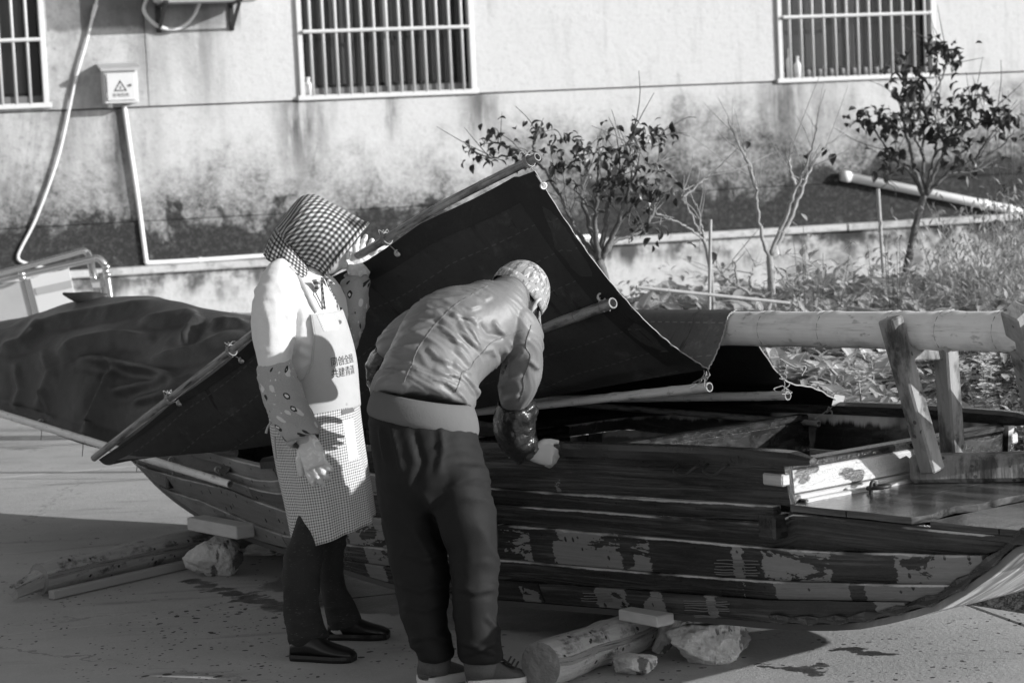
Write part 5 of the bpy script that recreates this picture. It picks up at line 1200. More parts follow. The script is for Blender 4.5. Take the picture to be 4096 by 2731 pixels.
bu = np.zeros((nr, mc, 2)); bu[:, 1:, 0] = np.cumsum(np.linalg.norm(np.diff(BP, axis=1), axis=2), axis=1); bu[..., 0] -= bu[:, mc // 2, 0][:, None]; bu[1:, :, 1] = np.cumsum(np.linalg.norm(np.diff(BP[:, mc // 2], axis=0), axis=1))[:, None]
apron = None
bib_me = mesh(*grid(BP, bu), smooth=True, name='bib'); bt = bvh(bib_me); bib = link('apron', bib_me, M_bib, woman); sb = bib.modifiers.new('thickness', 'SOLIDIFY'); sb.thickness = .002
K_ = [ring((1078, 1652), (1436, 1608), WYc, .197), ring((1090, 1745), (1446, 1690), WYc, .203), ring((1116, 1880), (1466, 1825), WYc, .208), ring((1148, 2010), (1486, 1945), WYc, .212), ring((1184, 2176), (1503, 2062), WYc, .215)]
nk, mk = 40, 80; KP = loft_pts(K_, nk, mk, math.pi * .98, math.pi * 2.9, closed=False)
for i in range(nk):
    for j in range(mk):
        c = K_[0][:3]; KP[i, j] += nrm((KP[i, j] - KP[i].mean(0)) * np.array([1, 1, 0])) * .010 * (i / nk) ** .8 * (math.sin(j * .42) + .5 * math.sin(j * .9 + 1))
ku = np.zeros((nk, mk, 2)); ku[:, 1:, 0] = np.cumsum(np.linalg.norm(np.diff(KP, axis=1), axis=2), axis=1); ku[1:, :, 1] = np.cumsum(np.linalg.norm(np.diff(KP[:, mk // 4], axis=0), axis=1))[:, None]
k_me = mesh(*grid(KP, ku), smooth=True, name='skirt'); kt = bvh(k_me); skirt = link('apron_skirt', k_me, M_gingham, bib); s4 = skirt.modifiers.new('thickness', 'SOLIDIFY'); s4.thickness = .002
P = patch(bt, (1262, 1243), (1386, 1254), (1396, 1312), (1296, 1325), 12, 12); obj('bib_pocket', grid(P), M_dots, bib, True)
P = patch(kt, (1372, 1682), (1446, 1664), (1462, 1818), (1396, 1842), 12, 12); obj('skirt_pocket', grid(P), cloth('white_pocket_cloth', .72), bib, True)
P = patch(kt, (1366, 1640), (1434, 1622), (1438, 1640), (1368, 1660), 8, 10, .006); obj('waist_label', grid(P), simple('dark_label', .14, .7), bib, True)
c = onsurf(bt, 1358, 1288, .006); n_ = nrm(CC - c); 
if c is not None: obj('button', tube([c, c + n_ * .003], .0075, 12), simple('grey_button', .25, .5), bib)
# lettering printed on the bib
gi, gj = np.indices((nr, mc)); pp_ = proj(BP.reshape(-1, 3)).reshape(nr, mc, 2)
def bib_at(u, v):
    r = np.interp(v, bu[:, mc // 2, 1], np.arange(nr)); i = int(min(r, nr - 2)); f = r - i; row = BP[i] * (1 - f) + BP[i + 1] * f; uu = bu[i, :, 0] * (1 - f) + bu[i + 1, :, 0] * f
    cidx = np.interp(u, uu, np.arange(mc)); j = int(min(cidx, mc - 2)); g_ = cidx - j; p = row[j] * (1 - g_) + row[j + 1] * g_; c = row.mean(0)
    return p + nrm((p - c) * np.array([1, 1, 0])) * .0048
half = pp_[:, :mc // 2]
def bib_uv(px, py):
    d = (half[..., 0] - px) ** 2 + (half[..., 1] - py) ** 2; i, j = np.unravel_index(d.argmin(), d.shape); return bu[i, j]
for body, px, py, sz in (('\u540c\u521b\u5168\u56fd', 1325, 1458, .033), ('\u5171\u5efa\u9752\u6e05', 1330, 1504, .033)):
    tv, tf = text_mesh(body, sz); x0 = tv[:, 0].min(); o = bib_uv(px, py); o = (o[0], o[1] - .0)
    V = [bib_at(o[0] + (v[0] - x0) * .93, o[1] - v[1] * 1.0 - .10 * (v[0] - x0) * 0) for v in tv]; obj('lettering', (V, tf), M_print_ink, bib)
ov = [(1378, 1368), (1366, 1362), (1372, 1355), (1384, 1358), (1392, 1372), (1386, 1380)]
V = [onsurf(bt, *q, .002) for q in ov]
if all(v is not None for v in V): obj('printed_emblem', (V, [tuple(range(len(V)))]), M_print_ink, bib)
def ribbon(P, w_, m, name, parent, nrml=None):
    P = np.asarray(P); T = np.gradient(P, axis=0); Q = np.zeros((len(P), 2, 3))
    for i in range(len(P)):
        n = nrm(CC - P[i]) if nrml is None else nrm(nrml); s = nrm(np.cross(T[i], n)); Q[i, 0] = P[i] - s * w_ / 2; Q[i, 1] = P[i] + s * w_ / 2
    return obj(name, solid(grid(Q), .002), m, parent, True)
stp = surfline(wt_, [(1158, 1066), (1188, 1100), (1222, 1160), (1250, 1220), (1266, 1250)], 26, .007)
if len(stp) > 3: ribbon(stp, .014, M_bib, 'neck_strap', bib)
pipe_ = np.array([BP[i, 0] + nrm(CC - BP[i, 0]) * .002 for i in range(nr)]); obj('piping', tube(pipe_, .0024, 5), M_bib, bib)
for pts, m, r_ in (([(1288, 1118), (1292, 1170), (1300, 1236)], M_plaid, .0035), ([(1262, 1168), (1280, 1205), (1296, 1234)], M_thread, .0022), ([(1302, 1112), (1322, 1160), (1345, 1205), (1352, 1240)], M_plaid, .004)):
    Q = [onsurf(wt_, *q, .012) for q in catmull(np.array(pts, float), 14)]; Q = [q for q in Q if q is not None]
    if len(Q) > 3: obj('hood_tie', tube(Q, r_, 5), m, hood)
obj('hood_tail', tube([at(1300, 1108, 7.80), at(1318, 1125, 7.79), at(1338, 1137, 7.79)], [.012, .011, .003], 8, flat=.4), M_plaid, hood, True); obj('hood_tail', tube([at(1262, 1120, 7.72), at(1270, 1145, 7.71), at(1262, 1168, 7.71)], [.014, .011, .004], 8, flat=.4), M_plaid, hood, True)
for pts in ([(1085, 1690), (1072, 1705), (1064, 1732)], [(1098, 1745), (1100, 1790), (1104, 1835)]): obj('apron_string', tube([at(*q, 7.72) for q in pts], [.0045, .004, .005], 6, n=10), M_bib, bib, True)
# ================================================================== the man
MYc = 7.10
J_ = [ring((1490, 1574), (1894, 1640), MYc, .148), ring((1488, 1556), (1902, 1618), MYc + .005, .158), ring((1500, 1520), (1904, 1588), MYc + .012, .162), ring((1540, 1440), (1908, 1545), MYc + .03, .155), ring((1588, 1330), (1950, 1495), MYc + .07, .150), ring((1645, 1232), (2010, 1440), MYc + .11, .145), ring((1745, 1176), (2062, 1385), MYc + .15, .135), ring((1870, 1152), (2098, 1318), MYc + .19, .115), ring((1950, 1143), (2092, 1262), MYc + .22, .085), ring((1975, 1146), (2080, 1240), MYc + .235, .065)]
JH = [ring((1472, 1654), (1914, 1738), MYc, .148), ring((1467, 1636), (1917, 1716), MYc, .156), ring((1474, 1602), (1912, 1678), MYc, .157), ring((1484, 1574), (1902, 1644), MYc, .152), ring((1496, 1550), (1890, 1614), MYc, .140)]
AR = [ring((1960, 1250), (2100, 1250), MYc + .19, .08), ring((1995, 1300), (2152, 1296), MYc + .17, .09), ring((2012, 1350), (2168, 1350), MYc + .17, .088), ring((2018, 1430), (2168, 1415), MYc + .20, .082), ring((2004, 1500), (2162, 1480), MYc + .23, .078), ring((1994, 1560), (2142, 1545), MYc + .27, .070), ring((2000, 1612), (2118, 1600), MYc + .30, .052), ring((2004, 1626), (2116, 1612), MYc + .31, .048)]
SR = [ring((2002, 1612), (2118, 1598), MYc + .300, .052), ring((1988, 1632), (2138, 1612), MYc + .305, .066), ring((1974, 1690), (2144, 1655), MYc + .315, .068), ring((1985, 1750), (2132, 1705), MYc + .325, .064), ring((2016, 1800), (2140, 1735), MYc + .335, .057), ring((2048, 1826), (2146, 1764), MYc + .340, .046), ring((2064, 1836), (2146, 1778), MYc + .342, .040), ring((2066, 1842), (2150, 1784), MYc + .344, .043)]
AL = [ring((1700, 1210), (1760, 1330), MYc + .22, .085), ring((1610, 1262), (1690, 1370), MYc + .25, .08), ring((1540, 1320), (1640, 1400), MYc + .27, .07), ring((1512, 1365), (1600, 1410), MYc + .28, .06), ring((1510, 1395), (1580, 1412), MYc + .285, .045)]
SL = [ring((1512, 1392), (1578, 1410), MYc + .285, .045), ring((1480, 1425), (1572, 1430), MYc + .29, .052), ring((1466, 1480), (1560, 1490), MYc + .31, .052), ring((1478, 1530), (1560, 1540), MYc + .35, .046), ring((1510, 1580), (1570, 1580), MYc + .42, .036)]
TRO = [ring((1478, 1640), (1910, 1716), MYc - .0, .138), ring((1478, 1715), (1918, 1780), MYc - .01, .150), ring((1490, 1830), (1942, 1880), MYc - .02, .152), ring((1508, 1905), (1958, 1940), MYc - .02, .143), ring((1530, 1965), (1950, 1995), MYc - .02, .118), ring((1570, 2030), (1925, 2050), MYc - .02, .07)]
TL = [ring((1498, 1860), (1735, 1880), MYc + .0, .135), ring((1522, 2060), (1765, 2100), MYc + .03, .108), ring((1556, 2230), (1792, 2265), MYc + .02, .096), ring((1583, 2370), (1792, 2385), MYc + .01, .090), ring((1612, 2480), (1788, 2495), MYc + .0, .084), ring((1640, 2570), (1802, 2575), MYc - .0, .082), ring((1664, 2608), (1814, 2606), MYc, .082), ring((1672, 2632), (1810, 2626), MYc, .076)]
TR = [ring((1680, 1870), (1950, 1870), MYc - .03, .135), ring((1752, 2080), (1984, 2080), MYc - .06, .112), ring((1798, 2230), (1992, 2240), MYc - .07, .100), ring((1810, 2370), (1992, 2375), MYc - .07, .094), ring((1818, 2490), (1994, 2490), MYc - .07, .088), ring((1826, 2580), (2002, 2580), MYc - .07, .085), ring((1830, 2622), (2012, 2618), MYc - .07, .084), ring((1838, 2648), (2004, 2640), MYc - .07, .076)]
hup, hfw = nrm([.62, .42, .74]), nrm([.45, .66, -.60]); hfw = nrm(hfw - (hfw @ hup) * hup); hrt = np.cross(hfw, hup)
hc_m = at(2068, 1205, MYc + .30)
mw = at(2112, 1808, MYc + .340); mdir = at(2196, 1822, MYc + .342) - mw
mh_curl = [(.75, 1.1, .6), (.85, 1.15, .7), (.9, 1.2, .7), (.95, 1.2, .7)]
def man_hand(i_): return hand_shells(mw, mdir, [-.25, .85, -.35], 0, mh_curl, [(.75, .65, .0), (.25, 1., .0), (.05, 1., .05)], .86, i_, .06, flip=1)
gm = np.array([-.20, 7.07, 0.])
body_m = [loft(J_[:-1], 20, 20, off=-.035)] + [loft(r, 14, 12, off=-.028) for r in (AR, AL)] + [loft(r, 14, 12, off=-.026) for r in (SR[1:], SL[1:])] + [loft(TRO, 8, 16, off=-.03)] + [loft(r, 14, 12, off=-.03) for r in (TL, TR)] + [tube([J_[-3][:3], J_[-1][:3], hc_m - hup * .03], [.065, .058, .055], 12)] + head_shells(hc_m, hup, hfw, 1.0) + man_hand(0)
body_m.append(tube([SR[3][:3], SR[-1][:3], mw + nrm(mdir) * .01], [.034, .028, .027], 10)); lh = SL[-1][:3]; body_m += hand_shells(lh, [.35, .5, -.8], [.7, .2, .3], 0, [(.3, .4, .3)] * 4, [(.7, .7, .3), (.4, .9, .3), (.3, .9, .3)], 1., 0, flip=-1) + [tube([SL[2][:3], lh], [.034, .027], 10)]
SOCK = []
for L_, fx in ((TL, (1735, 2676)), (TR, (1918, 2684))): SOCK.append((L_[-2][:3], at(fx[0], fx[1] + 14, L_[-1][1])))
for L_, fx in ((TL, (1735, 2680)), (TR, (1918, 2688))): body_m.append(tube([L_[-2][:3], at(fx[0], fx[1], L_[-1][1])], [.042, .038], 10))
me = remesh(join(*strip(*body_m)), .0062, 2)
man = bpy.data.objects.new('person', me); COL.objects.link(man); me.materials.append(M_skin); man.location = gm; me.transform(Matrix.Translation(Vector(-gm))); ABS[man] = gm
tag(man, 'person in camouflage cap and grey jacket bending over the boat rail, seen from behind', 'person')
zc = lambda L: [(1420 + .4464 * a, 1050 + .4464 * b) for a, b in L]
JF = [(zc(a), w_, h) for a, w_, h in (
    ([(1070, 290), (800, 335), (540, 410)], 16, .008), ([(860, 405), (640, 450), (430, 540)], 14, .009), ([(740, 500), (560, 560), (400, 650)], 14, .008), ([(690, 590), (500, 640), (350, 730)], 13, .009), ([(600, 740), (450, 762), (290, 830)], 13, .009), ([(520, 905), (380, 925), (240, 985)], 13, .008), ([(480, 970), (330, 1005), (190, 1075)], 13, .008),
    ([(860, 450), (960, 492), (1090, 498)], 15, .012), ([(925, 525), (1000, 640), (1110, 790)], 15, .014), ([(985, 525), (1065, 640), (1140, 790)], 13, .011), ([(745, 570), (850, 640), (940, 730)], 16, .013), ([(645, 760), (740, 850), (870, 905)], 16, .013), ([(870, 880), (950, 960), (1045, 1005)], 14, .012), ([(905, 755), (985, 845), (1035, 935)], 14, .011),
    ([(1120, 535), (1200, 640), (1345, 665)], 20, -.016), ([(1230, 520), (1290, 600), (1350, 650)], 14, .010), ([(695, 950), (800, 1000), (960, 1015)], 14, .011), ([(650, 1042), (800, 1062), (930, 1150)], 14, .010), ([(965, 1000), (1045, 1080), (1110, 1190)], 15, .012), ([(1130, 800), (1225, 775), (1255, 850)], 14, .010),
    ([(1545, 760), (1410, 900), (1375, 1045)], 18, .012), ([(1560, 870), (1650, 960)], 14, .010), ([(1510, 1000), (1385, 1055), (1285, 1125)], 18, .014), ([(1480, 1180), (1330, 1240)], 14, .010), ([(1575, 690), (1410, 740), (1350, 830)], 16, .011), ([(1290, 780), (1340, 900), (1300, 1010)], 16, -.012), ([(1060, 300), (1170, 330), (1230, 300)], 12, .005), ([(930, 380), (1040, 410), (1130, 380)], 12, .006), ([(960, 240), (1080, 270), (1100, 240)], 9, .005), ([(1060, 1120), (1120, 1230), (1150, 1360)], 16, .010))]
M_j, jt = gart('jacket', [loft(J_, 60, 60), loft(AR, 40, 36), loft(AL, 36, 34)], .005, M_jacket, man, 3, JF, [(6., .004), (14., .0016)], crush=(nrm(J_[6][:3] - J_[0][:3]), 30., 5., .0078))
V, F, UV = loft(JH, 16, 64, cap=False); hem_ = obj('jacket_hem', solid((V, F, UV), .004), M_rib, man, True); hem_t = bvh(mesh(V, F))
for pts in ([(1190, 208), (1060, 280), (940, 350), (850, 420), (760, 510), (690, 590), (620, 690), (570, 760), (530, 850), (515, 905), (480, 970), (440, 1070)], [(1500, 605), (1330, 670), (1220, 720), (1140, 810), (1070, 880), (1030, 950), (960, 985), (940, 1060), (900, 1160)], [(1580, 560), (1530, 740), (1570, 830), (1550, 930), (1510, 1030), (1510, 1130), (1470, 1240)]):
    Q = surfline(jt, zc(pts), 90, .0012)
    if len(Q) > 5:
        Q[:, 2] += [.0008 * math.sin(i * 1.7) for i in range(len(Q))]
        obj('seam', tube(Q, .0017, 5), M_thread, M_j)
obj('collar', tube(loft_pts([J_[-2], J_[-1]], 2, 30)[1][list(range(30)) + [0]], .016, 8), M_rib, man, True)
tf_ = [([(1650, 1700), (1690, 1850), (1650, 1960)], 22, -0.0170), ([(1560, 1690), (1590, 1800), (1610, 1900)], 16, 0.0136), ([(1760, 1700), (1770, 1800), (1750, 1900)], 18, 0.0136), ([(1600, 2200), (1700, 2240), (1780, 2200)], 18, 0.0153), ([(1590, 2330), (1680, 2360), (1790, 2330)], 16, 0.0153), ([(1600, 2420), (1700, 2440), (1780, 2400)], 14, 0.0136), ([(1640, 2560), (1720, 2540), (1800, 2560)], 12, 0.0153), ([(1820, 2340), (1900, 2370), (1985, 2350)], 16, 0.0119), ([(1830, 2560), (1920, 2590), (2000, 2560)], 14, 0.0170), ([(1835, 2620), (1930, 2600), (2005, 2620)], 10, 0.0153), ([(1680, 1960), (1760, 2060), (1800, 2200)], 24, 0.0170), ([(1520, 1700), (1530, 1780), (1545, 1850)], 12, 0.0119), ([(1640, 2100), (1700, 2200), (1740, 2300)], 20, 0.0119), ([(1940, 2460), (1990, 2520), (1960, 2560)], 12, 0.0136)]
gart('trousers', [loft(TRO, 26, 44), loft(TL, 44, 34), loft(TR, 44, 34)], .0085, M_trous, man, 9, tf_, [(7., .006), (16., .002)], crush=(np.array([0, 0, 1.]), 13., 4., .007))
so, _ = sleeve('oversleeve', SR, M_blk_sleeve, man, folds=[([(2020, 1640), (2010, 1730), (2040, 1800)], 12, .010), ([(2070, 1640), (2050, 1700), (2075, 1790), (2120, 1830)], 12, .012), ([(2140, 1690), (2110, 1720), (2100, 1760)], 12, .014), ([(2090, 1640), (2110, 1690), (2130, 1660)], 10, .010)], amp=.010, sc=11.)
sleeve('oversleeve', SL, M_blk_sleeve, man, amp=.006)
for a, b_ in SOCK: obj('sock', tube([a, lerp(a, b_, .6), b_], [.056, .050, .046], 14), M_knit, man, True)
shoe('shoe', atz(1694, 2742, 0), atz(1856, 2704, 0), M_knit, man, .052, .10, M_sole, .03); shoe('shoe', atz(1868, 2750, 0), atz(2112, 2730, 0), M_knit, man, .052, .105, M_sole, .03)
for k in range(3): c = atz(2006 + 14 * k, 2732, 0) + np.array([0, -.02, .088 - k * .008]); obj('shoe_lace', tube([c + np.array([-.03, .03, -.01]), c, c + np.array([.02, -.03, -.012]), c + np.array([.035, -.02, .006])], .0032, 5, n=10), M_blk_print, man)
# cap: six-panel dome, band, peak
def capL(a, b, d): return hc_m + a * hrt + b * hfw + d * hup
NCp = 18; V, UV = [], []
for i in range(NCp):
    t = i / (NCp - 1) * (math.pi / 2 + .12)
    for j in range(36):
        p = 2 * math.pi * j / 36; rr = math.sin(t); k = 1 - .012 * (abs(math.sin(3 * p)) < .12); V.append(capL(.087 * rr * math.cos(p) * k, .106 * rr * math.sin(p) * k - .012, .022 + .108 * math.cos(t))); UV.append((.095 * rr * math.cos(p) * 1.25, .105 * rr * math.sin(p) * 1.25 + .3 * (t > 1.5) * 0))
UV = [(u * (1 + .35 * i // 36 / NCp), v) for i, (u, v) in enumerate(UV)]
F = [(i * 36 + j, i * 36 + (j + 1) % 36, (i + 1) * 36 + (j + 1) % 36, (i + 1) * 36 + j) for i in range(NCp - 1) for j in range(36)]
F = [f[::-1] for f in F]
cap = obj('cap', solid((V, [f[::-1] for f in F], UV), .002), M_camo, man, True)
bd = [capL(.0885 * math.cos(p), .1075 * math.sin(p) - .012, .022 + zz) for zz in (-.012, .022) for p in np.linspace(0, 2 * math.pi, 48, endpoint=False)]
obj('cap_band', solid((bd, [(j, (j + 1) % 48, 48 + (j + 1) % 48, 48 + j) for j in range(48)], [(p % 48 * .0122, .3 + p // 48 * .034) for p in range(96)]), .002), M_camo, cap, True)
PK = np.array([[capL(x, .085 * math.sqrt(max(0, 1 - (x / .085) ** 2)) + q * .065 * (1 - (x / .095) ** 2), .014 - .02 * q - 1.2 * x * x) for x in np.linspace(-.08, .08, 15)] for q in np.linspace(0, 1, 6)]); obj('peak', solid(grid(PK), .004), M_camo, cap, True)
obj('cap_button', ellipsoid(capL(0, -.012, .131), (hrt * .007, hfw * .007, hup * .004), 6, 10), M_camo, cap, True)
for p in np.linspace(0, math.pi, 4)[:3]:
    ts = np.linspace(-1.6, 1.6, 30); obj('seam', tube([capL(.0875 * math.sin(t) * math.cos(p), .1065 * math.sin(t) * math.sin(p) - .012, .0225 + .1085 * math.cos(t)) for t in ts], .0014, 4), M_thread, cap)
hv, hf = ellipsoid(capL(0, -.014, .008), (hrt * .079, hfw * .094, hup * .098), 26, 40); hv = np.asarray(hv); keep = []
loc = (hv - hc_m) @ np.stack([hrt, hfw, hup], 1)
hm_ = [f for f in hf if len(f) == 4 and all((loc[i][2] < .06 and loc[i][2] > -.078 and loc[i][1] < (.03 if loc[i][2] > -.01 else -.018)) for i in f)]
hv = hv + np.array([nrm(h - hc_m) * .004 * noise.noise(Vector(h) * 60) for h in hv]); obj('hair', (hv, hm_), M_hair, man, True)
# ------------------------------------------------------------------ garden behind the boat
def m_leaf(base, tr, rough=.45, vein=True):
    def f(g):
        u, v, _ = g.coords('UV'); x, y, z = g.coords(); rd = g.rand(); n = g.noise(g.vec(x, y, z), 25., 4.)
        b = base * (.72 + rd * .55) * (.85 + n * .3)
        if vein: b = b * (1. + (u - .5).abs().lt(.035) * .9 + ((v * 9. + (u - .5).abs() * 5.).mod(1.)).lt(.10) * .18)
        return dict(base=b, rough=rough, spec=.45, bump=n * .002, translucent=tr)
    return mat('leaf', f)
M_cab = m_leaf(.54, .32); M_treeleaf = m_leaf(.045, .10, .35, False); M_bush = m_leaf(.36, .3, .5, False); M_shrub = m_leaf(.32, .25, .4); M_cover = m_leaf(.12, .2, .5, False)
M_under = m_leaf(.38, .32, .5, False)
M_flower = mat('white_flower', lambda g: dict(base=.78, rough=.8, translucent=.3))
M_stem = simple('pale_stem', .28, .7, .3, 30.)
def m_bark(g):
    x, y, z = g.coords(); n = g.noise(g.vec(x * 1., y * 1., z * .4), 60., 5., .65); n2 = g.noise(g.vec(x, y, z), 14., 4.)
    return dict(base=(.11 + (n - .5) * .10 + n2.ss(.5, .7) * .10).max(.02), rough=.85, bump=n * .004)
M_bark = mat('shrub_bark', m_bark)
M_twig = simple('bleached_twig', .30, .8, .4, 40.)
def leaf_grid(L, W_, curl=.5, cup=.15, n=6, tip=1.0, stalk=.18, wav=.0):
    P = np.zeros((n, 5, 3)); uv = np.zeros((n, 5, 2)); x = z = 0.; a = .0
    for i in range(n):
        t = i / (n - 1); w_ = W_ * (.10 if t < stalk * .7 else math.sin(math.pi * min(1, (t - stalk * .6) / (1.0 - stalk * .6) * .96 + .03)) ** .75) * .5
        for j in range(5):
            s = (j - 2) / 2; P[i, j] = (x, s * w_, z + cup * abs(s) ** 1.5 * w_ + wav * math.sin(7 * t + 2.2 * s * 2) * w_); uv[i, j] = (.5 + s * .5, t)
        ang = .0 - curl * t * 1.6; x += L / (n - 1) * math.cos(ang); z += L / (n - 1) * math.sin(ang)
    return grid(P, uv)
def rot_to(d, up, roll=0.):
    """matrix taking local +x to d"""
    d = nrm(d); s = nrm(np.cross(up, d)); t = np.cross(d, s); M = np.stack([d, s, t], 1)
    if roll: c, s_ = math.cos(roll), math.sin(roll); M = M @ np.array([[1, 0, 0], [0, c, -s_], [0, s_, c]])
    return M
def xf(VF, M, p, s=1.): return (np.asarray(VF[0]) * s) @ M.T + np.asarray(p), VF[1], VF[2]
# soil bed
bed = [B(1.9, .80, 0), B(-2.2, .80, 0), B(-4.3, 1.7, 0), WP(-.2, 0, .35), WP(13, 0, .35), np.array([7.5, 10.5, 0])]
def soilz(p):
    v = (np.asarray(p) - BO) @ BV; o = (np.asarray(p) - WO) @ WN
    return float(np.interp(v, [.8, .95, 2.5, 5., 20.], [.0, .26, .44, .56, .56]) * np.interp(o, [0, 2.2, 4.2], [.25, .4, 1.]))
N_ = 60; a_, b_, c_, d_ = bed[2], bed[0], bed[4], bed[3]; P = np.zeros((N_, N_, 3))
for i in range(N_):
    for j in range(N_):
        s, t = i / (N_ - 1), j / (N_ - 1); p = lerp(lerp(bed[1], bed[0], s), lerp(bed[3], bed[4], s), t); e = min(s, 1 - s, t, 1 - t)
        P[i, j] = (p[0], p[1], min(soilz(p), .006 + 3 * e) + .04 * noise.noise(Vector((p[0] * 1.7, p[1] * 1.7, 0))) * min(1, e * 12))
V, F, UV = grid(P); so_ = obj('garden_soil', (V, [f[::-1] for f in F], UV), M_soil, None, True); so_['kind'] = 'structure'
# broad-leaved plants: three leaf meshes shared by every plant
LM = []
for k in range(4):
    me = mesh(*leaf_grid(random.uniform(.20, .27), random.uniform(.075, .105), random.uniform(.45, .95), random.uniform(.2, .5), 7, 1., .2, random.uniform(.0, .12)), smooth=True, name='broad_leaf'); me.materials.append(M_cab); LM.append(me)
def rosette(seed, nl=13):
    r = random.Random(seed); out = []
    for k in range(nl):
        az = k * 2.4 + r.uniform(-.3, .3); el = R(r.uniform(28, 55) if k < nl * .6 else r.uniform(55, 82)); s = r.uniform(.75, 1.15)
        d = np.array([math.cos(az) * math.cos(el), math.sin(az) * math.cos(el), math.sin(el)]); M = rot_to(d, [0, 0, 1.], r.uniform(-.3, .3)); out.append((r.randrange(4), M, np.array([d[0] * .02, d[1] * .02, .02 + .05 * r.random()]), s))
    return out
RS = [rosette(k, 15 + k % 3 * 2) for k in range(5)]
whole = []
for rs in RS:
    me = mesh(*join(*[xf((getv(LM[k]), [tuple(p.vertices) for p in LM[k].polygons], leaf_grid(.2, .1, n=7)[2]), M, p, s) for k, M, p, s in rs]), smooth=True, name='leafy_plant'); me.materials.append(M_cab); whole.append(me)
spots = []
tries = 0
while len(spots) < 640 and tries < 30000:
    tries += 1; Y = math.sqrt(random.uniform(8.3 ** 2, 14.6 ** 2)); px = random.uniform(2180, 4420); p = np.array([(px - PW / 2) / FPX * Y, Y, 0])
    v = (p - BO) @ BV; u = (p - BO) @ BA
    if v < 1.0 or (p - WO) @ WN < .55: continue
    if px > 3760 and Y < 10.6 and random.random() < .85: continue
    if min([9] + [math.hypot(p[0] - q[0], p[1] - q[1]) for q in spots]) < (.115 + .007 * (Y - 8)): continue
    spots.append((p[0], p[1]))
spots.sort(key=lambda q: q[1]); tail = []
WUV = []
for me in whole:
    a = np.zeros((len(me.vertices), 2)); l = me.uv_layers[0].data
    for lp in me.loops: a[lp.vertex_index] = l[lp.index].uv
    WUV.append(a)
for i, (x, y) in enumerate(spots):
    k = random.randrange(5); s = random.uniform(.55, 1.15); rz = random.uniform(0, 6.28); near = i < 75
    if near:
        t = thing('leafy_plant', 'broad-leaved pale vegetable plant in the garden bed behind the boat', 'plant', (x, y, soilz((x, y, 0)) - .01), 'broad-leaved plants in the garden bed')
        t.rotation_euler = (0, 0, rz); t.scale = (s,) * 3
        for kk, M, p, sc in RS[k]:
            o = bpy.data.objects.new('leaf', LM[kk]); COL.objects.link(o); o.parent = t; m4 = Matrix.Identity(4)
            for a in range(3):
                for b in range(3): m4[a][b] = M[a, b] * sc
                m4[a][3] = p[a]
            o.matrix_basis = m4
    elif i >= 298:
        M_ = np.array([[math.cos(rz), -math.sin(rz), 0], [math.sin(rz), math.cos(rz), 0], [0, 0, 1.]]); tail.append((getv(whole[k]) * s @ M_.T + np.array([x, y, soilz((x, y, 0)) - .01]), [tuple(p.vertices) for p in whole[k].polygons], WUV[k]))
    else:
        o = bpy.data.objects.new('leafy_plant', whole[k]); COL.objects.link(o); o.location = (x, y, soilz((x, y, 0)) - .01); o.rotation_euler = (0, 0, rz); o.scale = (s,) * 3
        tag(o, 'broad-leaved pale vegetable plant in the garden bed behind the boat', 'plant', 'broad-leaved plants in the garden bed')
if tail: obj('leafy_plants', join(*tail), M_cab, None, True)['kind'] = 'stuff'
und = []
for k in range(7000):
    Y = math.sqrt(random.uniform(8.6 ** 2, 15.2 ** 2)); px = random.uniform(2200, 4420); x = (px - PW / 2) / FPX * Y; p = np.array([x, Y, 0])
    if (p - BO) @ BV < 1.0 or (p - WO) @ WN < .5 or noise.noise(Vector((x * 1.3, Y * 1.3, 4))) < -.12: continue
    h = soilz(p) + random.uniform(.02, .34) * (.6 + .8 * noise.noise(Vector((x * 2, Y * 2, 0)))); a = random.uniform(0, 6.28); d = nrm([math.cos(a), math.sin(a), random.uniform(.0, 1.6)])
    und.append(xf(leaf_grid(random.uniform(.045, .085), random.uniform(.020, .040), .5, .2, 4, 1, .1), rot_to(d, [0, 0, 1.]), (x, Y, h)))
o = obj('undergrowth', join(*und), M_under); o['kind'] = 'stuff'
# flowering stalks
def stalk(px, py, Y, label):
    tp = at(px, py, Y); b0 = np.array([tp[0] + random.uniform(-.04, .04), tp[1], soilz(tp)]); t = thing('flowering_plant', label, 'plant', tuple(b0), 'white flowering stalks')
    P = catmull(np.array([b0, lerp(b0, tp, .5) + np.array([random.uniform(-.03, .03), 0, 0]), tp]), 12); obj('stem', tube(P, np.linspace(.006, .003, 12), 6), M_stem, t, True)
    fl, lf = [], []
    for k in range(34):
        q = tp + np.array([rng.normal(0, .018), rng.normal(0, .018), -abs(rng.normal(0, .022)) + .01]); a = random.uniform(0, 6)
        for e in range(4):
            d = nrm([math.cos(a + e * 1.57), math.sin(a + e * 1.57), .5]); fl.append(xf(leaf_grid(.017, .017, .2, .2, 3, 1, .1), rot_to(d, [0, 0, 1.]), q))
    for k in range(7):
        q = lerp(b0, tp, random.uniform(.25, .85)); a = random.uniform(0, 6.28); d = nrm([math.cos(a), math.sin(a), random.uniform(.2, .9)]); lf.append(xf(leaf_grid(random.uniform(.07, .13), .035, .5, .2, 5), rot_to(d, [0, 0, 1.]), q))
    obj('flower_head', join(*fl), M_flower, t)['kind'] = 'stuff'; obj('foliage', join(*lf), M_cab, t, True)
